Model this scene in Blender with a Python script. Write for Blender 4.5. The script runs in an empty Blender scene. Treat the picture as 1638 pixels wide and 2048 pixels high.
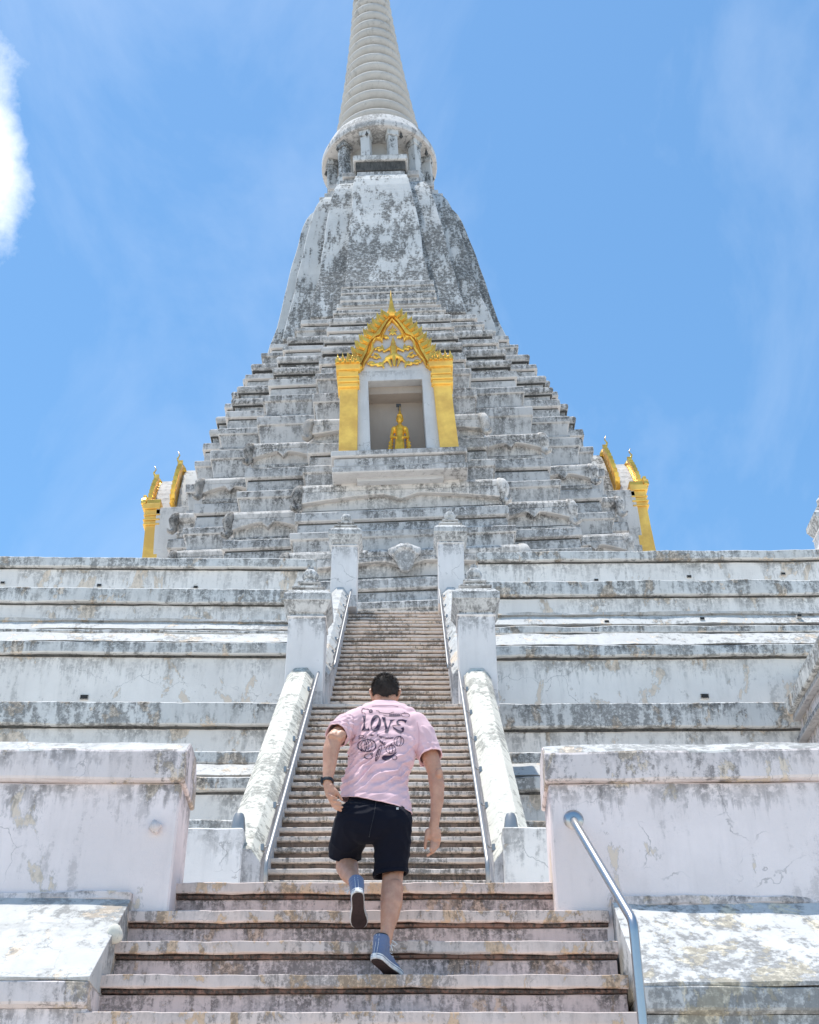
import bpy, bmesh, math, random
from mathutils import Vector, Matrix, noise
from mathutils.bvhtree import BVHTree
random.seed(7)
R = math.radians
# ------------------------------------------------------------------ camera, sky, sun, exposure
scene = bpy.context.scene
TH = R(34.0); F = 2600.0; CZ = 1.6
cd = bpy.data.cameras.new('camera'); cam = bpy.data.objects.new('camera', cd)
scene.collection.objects.link(cam); scene.camera = cam
cam.location = (0, 0, CZ); cam.rotation_euler = (R(90) + TH, 0, 0)
cd.sensor_fit = 'VERTICAL'; cd.sensor_height = 36.0; cd.lens = 36.0 * F / 2048
cd.clip_start = 0.1; cd.clip_end = 6000
SUN_EL, SUN_AZ = R(80), R(-68)          # azimuth measured from +Y (towards the tower), negative = left
sd = bpy.data.lights.new('sun', 'SUN'); sun = bpy.data.objects.new('sun', sd)
scene.collection.objects.link(sun); sd.energy = 3.3; sd.angle = R(0.5); sd.color = (1.0, 0.965, 0.9)
sdir = Vector((math.sin(SUN_AZ) * math.cos(SUN_EL), math.cos(SUN_AZ) * math.cos(SUN_EL), math.sin(SUN_EL)))
sun.rotation_euler = sdir.to_track_quat('Z', 'Y').to_euler()
world = bpy.data.worlds.new("World"); scene.world = world; world.use_nodes = True
wn = world.node_tree.nodes; wl = world.node_tree.links; wn.clear()
def wnode(t, **k):
    n = wn.new(t)
    for a, b in k.items(): setattr(n, a, b)
    return n
wo = wnode('ShaderNodeOutputWorld'); bg = wnode('ShaderNodeBackground'); bg.inputs[1].default_value = 0.13
sky = wnode('ShaderNodeTexSky', sky_type='NISHITA', sun_disc=False, sun_elevation=SUN_EL, sun_rotation=SUN_AZ)
sky.air_density = 1.0; sky.dust_density = 0.25; sky.ozone_density = 1.6; sky.altitude = 600
tc = wnode('ShaderNodeTexCoord')
cn = wnode('ShaderNodeTexNoise'); cn.inputs['Scale'].default_value = 9; cn.inputs['Detail'].default_value = 9; cn.inputs['Roughness'].default_value = .62
wl.new(tc.outputs['Generated'], cn.inputs['Vector'])
# big cumulus standing to the left of the tower
def raydir(px, py):
    a = (px - 819) / F; b = (1024 - py) / F
    return Vector((a, math.cos(TH) - b * math.sin(TH), math.sin(TH) + b * math.cos(TH))).normalized()
def vm(op, a, b=None):
    n = wnode('ShaderNodeVectorMath', operation=op); wl.new(a, n.inputs[0])
    if b is not None:
        if hasattr(b, 'type'): wl.new(b, n.inputs[1])
        else: n.inputs[1].default_value = b
    return n
def mth(op, a, b=None, c=None, clamp=False):
    n = wnode('ShaderNodeMath', operation=op); n.use_clamp = clamp
    for i, v in enumerate((a, b, c)):
        if v is None: continue
        if hasattr(v, 'type'): wl.new(v, n.inputs[i])
        else: n.inputs[i].default_value = v
    return n.outputs[0]
def cloud(px, py, sx, sy, amp):
    c = raydir(px, py)
    d = vm('SUBTRACT', tc.outputs['Generated'], tuple(c))
    d = vm('MULTIPLY', d.outputs[0], (1 / sx, 1 / sy, 1 / sy))
    l = vm('LENGTH', d.outputs[0]).outputs['Value']
    m = mth('SUBTRACT', 1.0, l)
    nn = mth('MULTIPLY', mth('SUBTRACT', cn.outputs['Fac'], .5), amp)
    return mth('ADD', m, nn)
c1 = mth('MULTIPLY', cloud(-45, 285, .040, .100, 2.2), 1.7, clamp=True)
cs = wnode('ShaderNodeTexNoise'); cs.inputs['Scale'].default_value = 3.4; cs.inputs['Detail'].default_value = 9; cs.inputs['Roughness'].default_value = .58; cs.inputs['Distortion'].default_value = .5
mp = wnode('ShaderNodeMapping'); mp.inputs['Scale'].default_value = (1.6, 1, .8); mp.inputs['Location'].default_value = (3.1, 1.7, 0.4)
wl.new(tc.outputs['Generated'], mp.inputs['Vector']); wl.new(mp.outputs[0], cs.inputs['Vector'])
wisp = mth('MULTIPLY', mth('SUBTRACT', cs.outputs['Fac'], .50), 1.6, clamp=True)
cfac = mth('MAXIMUM', c1, mth('MULTIPLY', wisp, .38))
hs = wnode('ShaderNodeHueSaturation'); hs.inputs['Saturation'].default_value = 1.14; hs.inputs['Value'].default_value = 1.03; hs.inputs['Hue'].default_value = .49
wl.new(sky.outputs[0], hs.inputs['Color'])
mx = wnode('ShaderNodeMixRGB'); mx.inputs[2].default_value = (5.6, 5.9, 6.2, 1)
wl.new(cfac, mx.inputs[0]); wl.new(hs.outputs[0], mx.inputs[1]); wl.new(mx.outputs[0], bg.inputs[0]); wl.new(bg.outputs[0], wo.inputs[0])
scene.view_settings.view_transform = 'Standard'; scene.view_settings.look = 'None'
scene.view_settings.exposure = 0.82; scene.view_settings.gamma = 1.0
scene.render.engine = 'CYCLES'

# ------------------------------------------------------------------ helpers
COL = scene.collection
def at(px, py, Y):                      # point of the place at distance Y in front of the camera
    a = (px - 819) / F; b = (1024 - py) / F
    d = Vector((a, math.cos(TH) - b * math.sin(TH), math.sin(TH) + b * math.cos(TH)))
    d = d * (Y / d.y)
    return Vector((d.x, Y, d.z + CZ))
def tag(o, label=None, cat=None, group=None, kind=None):
    if label: o['label'] = label
    if cat: o['category'] = cat
    if group: o['group'] = group
    if kind: o['kind'] = kind
    return o
class Thing:
    def __init__(s, name, label, cat, loc=(0, 0, 0), group=None, kind=None):
        s.o = bpy.data.objects.new(name, None); COL.objects.link(s.o); s.o.location = loc
        s.o.empty_display_size = .2
        s.loc = Vector(loc); tag(s.o, label, cat, group, kind)
def wloc(p):
    v = Vector((0, 0, 0))
    while p is not None: v = v + p.location; p = p.parent
    return v
class MB:
    def __init__(s): s.v = []; s.f = []; s.m = []
    def add(s, vs, fs, mi=0):
        n = len(s.v); s.v += [Vector(p) for p in vs]
        s.f += [tuple(i + n for i in f) for f in fs]; s.m += [mi] * len(fs); return s
    def box(s, x0, x1, y0, y1, z0, z1, mi=0, taper=0):
        t = taper
        vs = [(x0, y0, z0), (x1, y0, z0), (x1, y1, z0), (x0, y1, z0), (x0 + t, y0 + t, z1), (x1 - t, y0 + t, z1), (x1 - t, y1 - t, z1), (x0 + t, y1 - t, z1)]
        return s.add(vs, [(0, 3, 2, 1), (4, 5, 6, 7), (0, 1, 5, 4), (1, 2, 6, 5), (2, 3, 7, 6), (3, 0, 4, 7)], mi)
    def extrude_x(s, prof, x0, x1, seg=1, jit=0.0, mi=0, mis=None, fr=1.5):
        """prof: closed (y,z) polygon, counter-clockwise seen from -X... orientation fixed at build"""
        n = len(prof); vs = []
        for i in range(seg + 1):
            x = x0 + (x1 - x0) * i / seg
            for k, (y, z) in enumerate(prof):
                jy = jit * (noise.noise(Vector((x * fr, k * 7.1, y))) + .45 * noise.noise(Vector((x * fr * 6, k * 7.1, y)))); jz = jit * (noise.noise(Vector((x * fr, k * 3.7 + 50, z))) + .45 * noise.noise(Vector((x * fr * 6, k * 3.7 + 50, z))))
                vs.append((x, y + jy, z + jz))
        fs = []; base = len(s.v)
        s.v += [Vector(p) for p in vs]
        for i in range(seg):
            for k in range(n):
                a = i * n + k; b = i * n + (k + 1) % n
                s.f.append((base + a, base + b, base + b + n, base + a + n)); s.m.append(mis[k] if mis else mi)
        s.f.append(tuple(base + k for k in range(n))[::-1]); s.m.append(mi)
        s.f.append(tuple(base + seg * n + k for k in range(n))); s.m.append(mi)
        return s
    def loft(s, rings, closed=True, cap=True, mi=0):
        n = len(rings[0]); base = len(s.v)
        for r in rings: s.v += [Vector(p) for p in r]
        for i in range(len(rings) - 1):
            for k in range(n if closed else n - 1):
                k2 = (k + 1) % n
                s.f.append((base + i * n + k, base + i * n + k2, base + (i + 1) * n + k2, base + (i + 1) * n + k)); s.m.append(mi)
        if cap:
            s.f.append(tuple(base + k for k in range(n))[::-1]); s.m.append(mi)
            q = base + (len(rings) - 1) * n
            s.f.append(tuple(q + k for k in range(n))); s.m.append(mi)
        return s
    def lathe(s, prof, c=(0, 0, 0), n=24, mi=0, cap=True):
        rings = [[(c[0] + r * math.cos(2 * math.pi * k / n), c[1] + r * math.sin(2 * math.pi * k / n), c[2] + z) for k in range(n)] for r, z in prof]
        return s.loft(rings, cap=cap, mi=mi)
    def tube(s, path, rad, n=10, mi=0):
        path = [Vector(p) for p in path]; m = len(path)
        if not hasattr(rad, '__len__'): rad = [rad] * m
        rings = []; up = None
        for i, p in enumerate(path):
            t = (path[min(i + 1, m - 1)] - path[max(i - 1, 0)]).normalized()
            if up is None:
                up = Vector((0, 0, 1)) if abs(t.z) < .9 else Vector((0, 1, 0))
            a = t.cross(up).normalized(); b = a.cross(t).normalized(); up = b
            rings.append([p + (a * math.cos(2 * math.pi * k / n) + b * math.sin(2 * math.pi * k / n)) * rad[i] for k in range(n)])
        return s.loft(rings, mi=mi)
    def sph(s, c, r, n=12, sc=(1, 1, 1), mi=0):
        prof = [(max(1e-3, r * math.sin(math.pi * i / n)) * 1, -r * math.cos(math.pi * i / n)) for i in range(n + 1)]
        rings = [[(c[0] + q * sc[0] * math.cos(2 * math.pi * k / (n + 4)), c[1] + q * sc[1] * math.sin(2 * math.pi * k / (n + 4)), c[2] + z * sc[2]) for k in range(n + 4)] for q, z in prof]
        return s.loft(rings, mi=mi)
    def prism(s, poly, y0, y1, mi=0):
        """poly in (x,z), extruded along y"""
        n = len(poly)
        vs = [(x, y0, z) for x, z in poly] + [(x, y1, z) for x, z in poly]
        fs = [tuple(range(n)), tuple(range(2 * n - 1, n - 1, -1))] + [(k, k + n, (k + 1) % n + n, (k + 1) % n) for k in range(n)]
        return s.add(vs, fs, mi)
    def xf(s, M, i0=0):
        for i in range(i0, len(s.v)): s.v[i] = M @ s.v[i]
        return s
    def build(s, name, mats, parent=None, smooth=False, bevel=0, drip=True, seg=1, angle=None, local=False):
        off = Vector((0, 0, 0))
        par = parent.o if isinstance(parent, Thing) else parent
        off = wloc(par)
        if local: off = Vector((0, 0, 0))
        me = bpy.data.meshes.new(name)
        me.from_pydata([tuple(v - off) for v in s.v], [], s.f)
        if not isinstance(mats, (list, tuple)): mats = [mats]
        for m in mats: me.materials.append(m)
        me.polygons.foreach_set('material_index', s.m)
        bm = bmesh.new(); bm.from_mesh(me); bmesh.ops.recalc_face_normals(bm, faces=bm.faces)
        uv = bm.loops.layers.uv.new('drip')
        for f in bm.faces:
            zt = max(l.vert.co.z for l in f.loops); up = abs(f.normal.z) > .85
            for l in f.loops:
                l[uv].uv = (l.vert.co.x + l.vert.co.y, (3.0 if (not drip or up) else zt - l.vert.co.z))
            f.smooth = smooth
        if smooth and angle:
            for e in bm.edges:
                if len(e.link_faces) == 2 and e.calc_face_angle(0) > angle: e.smooth = False
        bm.to_mesh(me); bm.free()
        o = bpy.data.objects.new(name, me); COL.objects.link(o)
        if par is not None: o.parent = par
        if bevel:
            b = o.modifiers.new('bevel', 'BEVEL'); b.width = bevel; b.segments = seg; b.limit_method = 'ANGLE'; b.angle_limit = R(35)
        return o
def copy_tree(o, parent=None):
    c = o.copy(); COL.objects.link(c); c.parent = parent
    for ch in list(o.children): copy_tree(ch, c)
    return c

# ------------------------------------------------------------------ materials
class NT:
    def __init__(s, name):
        s.mat = bpy.data.materials.new(name); s.mat.use_nodes = True
        s.n = s.mat.node_tree.nodes; s.l = s.mat.node_tree.links
        s.b = s.n['Principled BSDF']
        s.geo = s.n.new('ShaderNodeNewGeometry'); s.pos = s.geo.outputs['Position']
    def link(s, v, sock):
        if hasattr(v, 'type') and hasattr(v, 'links'): s.l.new(v, sock)
        elif isinstance(v, (tuple, list)) and len(v) == 3 and sock.type == 'RGBA': sock.default_value = (*v, 1)
        else: sock.default_value = v
    def noise(s, sc, det=5, rough=.55, stretch=None, loc=None, dist=0):
        n = s.n.new('ShaderNodeTexNoise'); n.inputs['Scale'].default_value = sc; n.inputs['Detail'].default_value = det
        n.inputs['Roughness'].default_value = rough; n.inputs['Distortion'].default_value = dist
        if stretch or loc:
            m = s.n.new('ShaderNodeMapping'); s.l.new(s.pos, m.inputs[0])
            if stretch: m.inputs['Scale'].default_value = stretch
            if loc: m.inputs['Location'].default_value = loc
            s.l.new(m.outputs[0], n.inputs['Vector'])
        else: s.l.new(s.pos, n.inputs['Vector'])
        return n.outputs['Fac']
    def math(s, op, a, b=0.0, c=0.0, clamp=False):
        n = s.n.new('ShaderNodeMath'); n.operation = op; n.use_clamp = clamp
        for i, v in enumerate((a, b, c)): s.link(v, n.inputs[i])
        return n.outputs[0]
    def step(s, v, lo, hi):
        n = s.n.new('ShaderNodeMapRange'); n.interpolation_type = 'SMOOTHSTEP'
        s.link(v, n.inputs[0]); s.link(lo, n.inputs[1]); s.link(hi, n.inputs[2]); return n.outputs[0]
    def mix(s, f, a, b):
        n = s.n.new('ShaderNodeMixRGB'); s.link(f, n.inputs[0]); s.link(a, n.inputs[1]); s.link(b, n.inputs[2]); return n.outputs[0]
    def bump(s, h, d, strength=1):
        n = s.n.new('ShaderNodeBump'); n.inputs['Distance'].default_value = d; n.inputs['Strength'].default_value = strength
        s.link(h, n.inputs['Height']); s.l.new(n.outputs[0], s.b.inputs['Normal'])
def plaster(name, base=(.84, .79, .735), k=1.0, mold=.5, drip=.6, dlen=.35, cream=.0, warm=0.0, creamcol=(.74, .61, .48), speck=.5, rough=.9, seed=0):
    """weathered lime plaster; k scales every feature (metres)"""
    t = NT(name); lo = (seed * 3.3, seed * 1.7, seed * 5.1)
    tone = t.noise(.9 / k, 5, .6, loc=lo)
    fine = t.noise(11 / k, 10, .78, loc=lo)
    patch = t.noise(1.7 / k, 8, .68, stretch=(1, 1, .6), loc=lo, dist=.35)
    low = t.noise(.33 / k, 3, .5, loc=lo)
    streak = t.noise(5.5 / k, 6, .62, stretch=(1, 1, .16), loc=lo)
    streak2 = t.noise(15 / k, 6, .65, stretch=(1, 1, .13), loc=lo)
    uv = t.n.new('ShaderNodeUVMap'); uv.uv_map = 'drip'
    sp = t.n.new('ShaderNodeSeparateXYZ'); t.l.new(uv.outputs[0], sp.inputs[0]); v = sp.outputs[1]
    col = t.mix(t.step(tone, .3, .72), tuple(c * .90 for c in base), tuple(min(1, c * 1.04) for c in base))
    # faint grey water wash
    col = t.mix(t.math('MULTIPLY', t.step(streak, .45, .72), .38 * min(1, mold + .3)), col, tuple(c * .62 for c in base))
    if cream:
        cm = t.step(patch, .60 - .10 * cream, .615 - .10 * cream)
        edge = t.math('MULTIPLY', t.step(patch, .585 - .10 * cream, .60 - .10 * cream), t.math('SUBTRACT', 1.0, cm))
        col = t.mix(t.math('MULTIPLY', cm, .85), col, creamcol)
        col = t.mix(t.math('MULTIPLY', edge, .35), col, (.25, .24, .22))
    # drips that start from the edge above
    ln = t.math('MULTIPLY', t.math('POWER', streak2, 2.0), dlen * 4.6)
    dr = t.math('SUBTRACT', 1.0, t.math('DIVIDE', v, t.math('ADD', ln, .01)), clamp=True)
    dr = t.math('MULTIPLY', dr, t.step(t.math('ADD', t.math('MULTIPLY', tone, .5), t.math('MULTIPLY', patch, .5)), .42, .56))
    dr = t.math('MULTIPLY', t.math('POWER', dr, .6), t.step(t.math('ADD', streak, t.math('MULTIPLY', fine, .5)), .60, .78))
    # mold colonies
    mo = t.step(t.math('ADD', t.math('ADD', t.math('MULTIPLY', patch, .42), t.math('MULTIPLY', low, .55)), t.math('ADD', t.math('MULTIPLY', fine, .36), t.math('MULTIPLY', streak, .46))), 1.00 - .150 * mold, 1.07 - .150 * mold)
    sk = t.math('MULTIPLY', t.step(t.noise(26 / k, 6, .7, loc=lo), .56, .68), t.step(patch, .44, .62))
    dirt = t.math('MAXIMUM', t.math('MULTIPLY', dr, drip), t.math('MULTIPLY', mo, min(1, mold)))
    dirt = t.math('MAXIMUM', dirt, t.math('MULTIPLY', sk, speck * .7), clamp=True)
    dirt = t.math('MULTIPLY', dirt, t.step(fine, .36, .54))
    dcol = t.mix(t.step(streak2, .4, .6), (.085, .082, .075), (.022, .023, .024))
    col = t.mix(t.math('MULTIPLY', dirt, .88), col, dcol)
    vo = t.n.new('ShaderNodeTexVoronoi'); vo.feature = 'DISTANCE_TO_EDGE'; vo.inputs['Scale'].default_value = 1.1 / k
    wv = t.n.new('ShaderNodeVectorMath'); wv.operation = 'ADD'; nz = t.n.new('ShaderNodeTexNoise'); nz.inputs['Scale'].default_value = 3 / k; nz.inputs['Detail'].default_value = 5
    t.l.new(t.pos, nz.inputs['Vector']); t.l.new(t.pos, wv.inputs[0])
    sc_ = t.n.new('ShaderNodeVectorMath'); sc_.operation = 'SCALE'; sc_.inputs['Scale'].default_value = .5 * k; t.l.new(nz.outputs['Color'], sc_.inputs[0]); t.l.new(sc_.outputs[0], wv.inputs[1])
    t.l.new(wv.outputs[0], vo.inputs['Vector'])
    ck = t.math('MULTIPLY', t.math('SUBTRACT', 1.0, t.step(vo.outputs['Distance'], .002, .010)), t.step(tone, .50, .60))
    col = t.mix(t.math('MULTIPLY', ck, .45), col, (.16, .15, .14))
    t.l.new(col, t.b.inputs['Base Color']); t.b.inputs['Roughness'].default_value = rough
    t.b.inputs['Specular IOR Level'].default_value = .25
    h = t.math('ADD', t.math('MULTIPLY', fine, .6), t.math('MULTIPLY', t.noise(60 / k, 4, .6), .4))
    h = t.math('ADD', h, t.math('MULTIPLY', patch, 1.6)); h = t.math('SUBTRACT', h, t.math('MULTIPLY', dirt, .35))
    t.bump(h, .012 * k, .7)
    return t.mat
M = {}
M['wall'] = plaster('wall_plaster', k=1.0, mold=.30, drip=.8, dlen=.34, cream=.28, speck=.4)
M['band'] = plaster('band_plaster', base=(.70, .68, .645), k=.75, mold=.70, drip=1.0, dlen=.30, cream=.25, speck=.6, seed=1)
M['slope'] = plaster('sunlit_coping_plaster', base=(.58, .565, .54), k=.6, mold=.56, drip=.35, dlen=.1, cream=.1, speck=.8, seed=2)
M['rslope'] = plaster('peeling_coping_plaster', base=(.60, .59, .575), k=.5, mold=.62, drip=.3, dlen=.1, cream=.42, creamcol=(.70, .62, .48), speck=.5, seed=9)
M['near'] = plaster('near_wall_plaster', base=(.88, .775, .745), k=.6, mold=.26, drip=.9, dlen=.13, cream=.12, speck=.3, seed=3)
M['nearband'] = plaster('near_band_plaster', base=(.78, .69, .66), k=.42, mold=.66, drip=.8, dlen=.08, cream=.25, speck=.8, seed=4)
M['post'] = plaster('post_plaster', base=(.80, .76, .73), k=.8, mold=.16, drip=.8, dlen=.25, speck=.2, seed=5)
M['cap'] = plaster('post_cap_plaster', base=(.64, .625, .60), k=.45, mold=.70, drip=.9, dlen=.12, speck=.9, seed=6)
M['cream'] = plaster('cream_coping_plaster', base=(.68, .645, .56), k=.5, mold=.62, drip=.2, dlen=.1, speck=.5, cream=.0, seed=7)
M['inner'] = plaster('inner_parapet_plaster', base=(.58, .55, .54), k=.5, mold=.38, drip=.9, dlen=.35, speck=.4, seed=8)
M['tower'] = plaster('tower_plaster', base=(.60, .575, .55), k=1.0, mold=.62, drip=1.0, dlen=.42, cream=.0, speck=1.0, seed=10)
M['tower2'] = plaster('tower_pale_plaster', base=(.68, .64, .60), k=1.0, mold=.46, drip=1.0, dlen=.36, speck=.8, seed=11)
M['bell'] = plaster('bell_plaster', base=(.56, .56, .55), k=1.2, mold=.92, drip=.1, dlen=.2, speck=1.3, seed=12)
M['spire'] = plaster('spire_plaster', base=(.50, .475, .44), k=1.2, mold=.32, drip=.1, dlen=.2, speck=.4, seed=13)
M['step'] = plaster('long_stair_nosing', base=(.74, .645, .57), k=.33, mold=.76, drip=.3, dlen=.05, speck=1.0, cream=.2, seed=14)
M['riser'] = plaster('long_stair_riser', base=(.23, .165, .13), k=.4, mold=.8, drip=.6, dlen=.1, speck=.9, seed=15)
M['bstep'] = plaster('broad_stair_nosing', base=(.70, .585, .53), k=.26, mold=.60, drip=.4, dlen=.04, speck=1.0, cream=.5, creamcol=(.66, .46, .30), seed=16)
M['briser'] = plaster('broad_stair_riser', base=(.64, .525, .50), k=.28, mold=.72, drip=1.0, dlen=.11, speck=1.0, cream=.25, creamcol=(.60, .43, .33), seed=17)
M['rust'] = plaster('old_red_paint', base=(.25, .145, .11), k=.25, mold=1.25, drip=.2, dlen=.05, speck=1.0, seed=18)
M['mould_shade'] = plaster('black_shade_line', base=(.11, .105, .098), k=.5, mold=.9, drip=.2, dlen=.05, speck=1.0, seed=22)  # near-black mould colour, painted as shade under bands, in recesses; also the drum panel
M['beige'] = plaster('niche_inside_plaster', base=(.40, .335, .28), k=1.5, mold=.05, drip=.1, speck=.1, seed=19)
M['porch'] = plaster('porch_frame_plaster', base=(.60, .59, .58), k=1.0, mold=.22, drip=.5, dlen=.2, speck=.3, seed=20)
def simple(name, col, rough=.5, metal=0, bumpsc=None, bumpd=.002, var=0, spec=.5):
    t = NT(name)
    if var:
        c = t.mix(t.step(t.noise(var, 6, .6), .35, .65), tuple(x * .72 for x in col), tuple(min(1, x * 1.12) for x in col)); t.l.new(c, t.b.inputs['Base Color'])
    else: t.b.inputs['Base Color'].default_value = (*col, 1)
    t.b.inputs['Roughness'].default_value = rough; t.b.inputs['Metallic'].default_value = metal
    t.b.inputs['Specular IOR Level'].default_value = spec
    if bumpsc: t.bump(t.noise(bumpsc, 5, .6), bumpd)
    return t.mat
M['goldflat'] = simple('gold_painted_pillar', (1.0, .575, .12), .5, .05, 3, .006, var=1.0)
M['gold'] = simple('gilded_ornament', (1.0, .56, .10), .3, .6, 9, .012, var=2.5)
M['statue'] = simple('gilded_statue', (.88, .46, .05), .3, .6, 12, .006, var=5)
M['steel'] = simple('brushed_steel', (.52, .51, .50), .32, 1.0, 40, .0004)
M['steel2'] = simple('dull_steel', (.36, .35, .34), .45, .7, 40, .0004)
M['dark'] = simple('dark_metal', (.05, .05, .05), .6)
M['hole'] = simple('drain_hole_dark', (.03, .03, .03), .9)
# ------------------------------------------------------------------ ground
g = MB(); g.add([(-2500, -2500, 0), (2500, -2500, 0), (2500, 4500, 0), (-2500, 4500, 0)], [(0, 1, 2, 3)])
gt = NT('pale_paving'); gc = gt.mix(gt.step(gt.noise(.8, 8, .6), .35, .65), (.46, .42, .37), (.56, .52, .46)); gt.l.new(gc, gt.b.inputs['Base Color'])
gt.b.inputs['Roughness'].default_value = .9; gt.bump(gt.noise(12, 6, .6), .01)
ground = g.build('ground', gt.mat, drip=False); tag(ground, kind='structure')

XC = -.28
LAND = 4.165                             # height of the first landing
# ------------------------------------------------------------------ broad lower stair
st = Thing('broad_staircase', 'broad weathered pinkish lower flight of big steps the man is climbing', 'staircase', (XC, 7.12, 0))
def bstep(x0, x1, y, z, r, d, name='step', seed=0, bottom=None):
    m = MB(); seg = 26
    yb = y + d + .12; zb = z - r - .02 if bottom is None else bottom
    # nosing slab
    m.extrude_x([(y, z), (y, z - .062), (y + .012, z - .068), (yb, z - .068), (yb, z)], x0, x1, seg * 2, .007, mi=0, mis=[0, 0, 2, 0, 0], fr=6)
    # red painted drip strip below the nosing, then the riser
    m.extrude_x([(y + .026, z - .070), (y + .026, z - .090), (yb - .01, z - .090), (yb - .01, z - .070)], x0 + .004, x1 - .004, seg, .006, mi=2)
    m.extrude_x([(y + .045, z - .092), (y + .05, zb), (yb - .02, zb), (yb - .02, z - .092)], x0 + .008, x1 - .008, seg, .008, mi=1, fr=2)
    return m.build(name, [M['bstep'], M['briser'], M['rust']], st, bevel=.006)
r, d = .245, .242
bstep(-1.44, .885, 7.846, LAND, r, d)
for i in range(1, 17):
    z = LAND - r * i; y = 7.846 - d * i
    bstep(-1.70, 1.165, y, z, r, d, bottom=(0 if z - r < .06 else None))
m = MB(); m.box(-1.42, .865, 7.99, 11.6, 0.3, LAND - .004); m.build('landing', M['bstep'], st, drip=False)

# ------------------------------------------------------------------ parapet walls and sloping plinths beside it
def parapet(side):
    s = -1 if side == 'L' else 1
    xi = -1.42 if side == 'L' else .865
    xo = xi + s * 9
    lab = {'L': 'broad lavender white parapet wall with sunlit chamfered top, left of the lower steps, small round stub on its face',
           'R': 'broad lavender white parapet wall with flaking top band, right of the steps behind the bent steel handrail'}[side]
    rot = R(1.0) if side == 'L' else R(-2.0)
    t = Thing('parapet_wall', lab, 'wall', (xi, 7.66, LAND - .24))
    t.o.rotation_euler.z = rot if side == 'R' else R(.6) * 1
    y0 = 7.66; zb = LAND - .245 if side == 'L' else LAND - .245
    za = CZ + (3.13 if side == 'L' else 3.12); zt = CZ + (3.33 if side == 'L' else 3.31)
    a, b = (xo, xi) if s < 0 else (xi, xo)
    m = MB(); m.extrude_x([(y0, za), (y0, zb - 1.5), (8.10, zb - 1.5), (8.10, za)], a, b, 40, .012, fr=1.2)
    m.build('wall_body', M['near'], t, bevel=.012)
    m = MB(); e = .0 if s < 0 else 0
    m.extrude_x([(y0 - .045, zt), (y0 - .045, za + .012), (y0 - .012, za + .002), (8.13, za + .002), (8.13, zt - .05), (8.02, zt + .115), (y0 + .10, zt + .115)], a - .02 * (s > 0), b + .02 * (s < 0), 60, .014, mi=0,
                mis=[0, 0, 0, 0, 0, 1, 1], fr=2.5)
    m.build('coping', [M['nearband'], M['slope']], t, bevel=.01)
    # grey ledge at the foot and big sunlit sloping plinth in front
    xs = -1.64 if side == 'L' else 1.19
    p = Thing('sloping_plinth', {'L': 'bright white sunlit sloping plinth at lower left beside the steps', 'R': 'flaking cream and white sloping plinth with black mold right of the steel handrail'}[side], 'plinth', (xs, 7.2, 0))
    a, b = (xo, xs) if s < 0 else (xs, xo)
    zt2 = CZ + (2.44 if s < 0 else 2.41)
    m = MB(); m.extrude_x([(y0 - .05, zt2), (y0 - .05, zt2 - .055), (y0 + .1, zt2 - .055), (y0 + .1, zt2)], a, b, 60, .02, fr=4)
    m.build('ledge', M['nearband'], p, bevel=.008)
    yl = 6.86; zl = CZ + (1.755 if s < 0 else 1.725)
    m = MB(); seg = 60
    m.extrude_x([(y0 - .055, zt2 - .05), (y0 - .3, zt2 - .05 - .22), (yl, zl), (yl, zl - .012), (yl + .02, zl - .02), (y0 + .1, zl - .02), (y0 + .1, zt2 - .05)], a, b, seg, .02, fr=1.6)
    m.build('slope', M['slope'] if s < 0 else M['rslope'], p, bevel=.012)
    m = MB(); m.extrude_x([(yl - .004, zl - .02), (yl - .004, zl - .135), (yl + .03, zl - .15), (y0, zl - .15), (y0, zl - .02)], a, b, 50, .012, fr=3); m.build('band', M['nearband'] if s < 0 else M['rslope'], p, bevel=.008)
    m = MB(); m.extrude_x([(yl + .035, zl - .152), (yl + .05, 0), (y0, 0), (y0, zl - .152)], a, b, 30, .014); m.build('plinth_wall', M['near'] if s < 0 else M['rslope'], p)
    return t
tl = parapet('L'); tr = parapet('R')
# stub of an old fitting on the left wall
c = at(312, 1657, 7.665)
m = MB(); m.lathe([(.001, .05), (.030, .05), (.034, .03), (.036, 0), (.046, -.004), (.050, -.03)], n=14)
m.xf(Matrix.Translation(c - Vector((0, .0, 0))) @ Matrix.Rotation(R(90), 4, 'X'))
for k in range(4): m.sph((c.x + .026 * math.cos(k * 1.57 + .3), c.y - .03, c.z + .026 * math.sin(k * 1.57 + .3)), .015 + .004 * (k % 2), 8)
m.build('stub', M['nearband'], tl, smooth=True)
# loose stone lying at the end of the sunlit slope
c = at(228, 1868, 7.28)
m = MB(); m.sph(c, .045, 10, (1, .8, 1.25)); 
for v in m.v: v += Vector((noise.noise(v * 14), noise.noise(v * 14 + Vector((9, 0, 0))), noise.noise(v * 14 + Vector((0, 9, 0))))) * .014
o = m.build('loose_stone', M['cream'], smooth=True, drip=False); tag(o, 'small pale loose stone at the right end of the sunlit plinth', 'stone')
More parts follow.
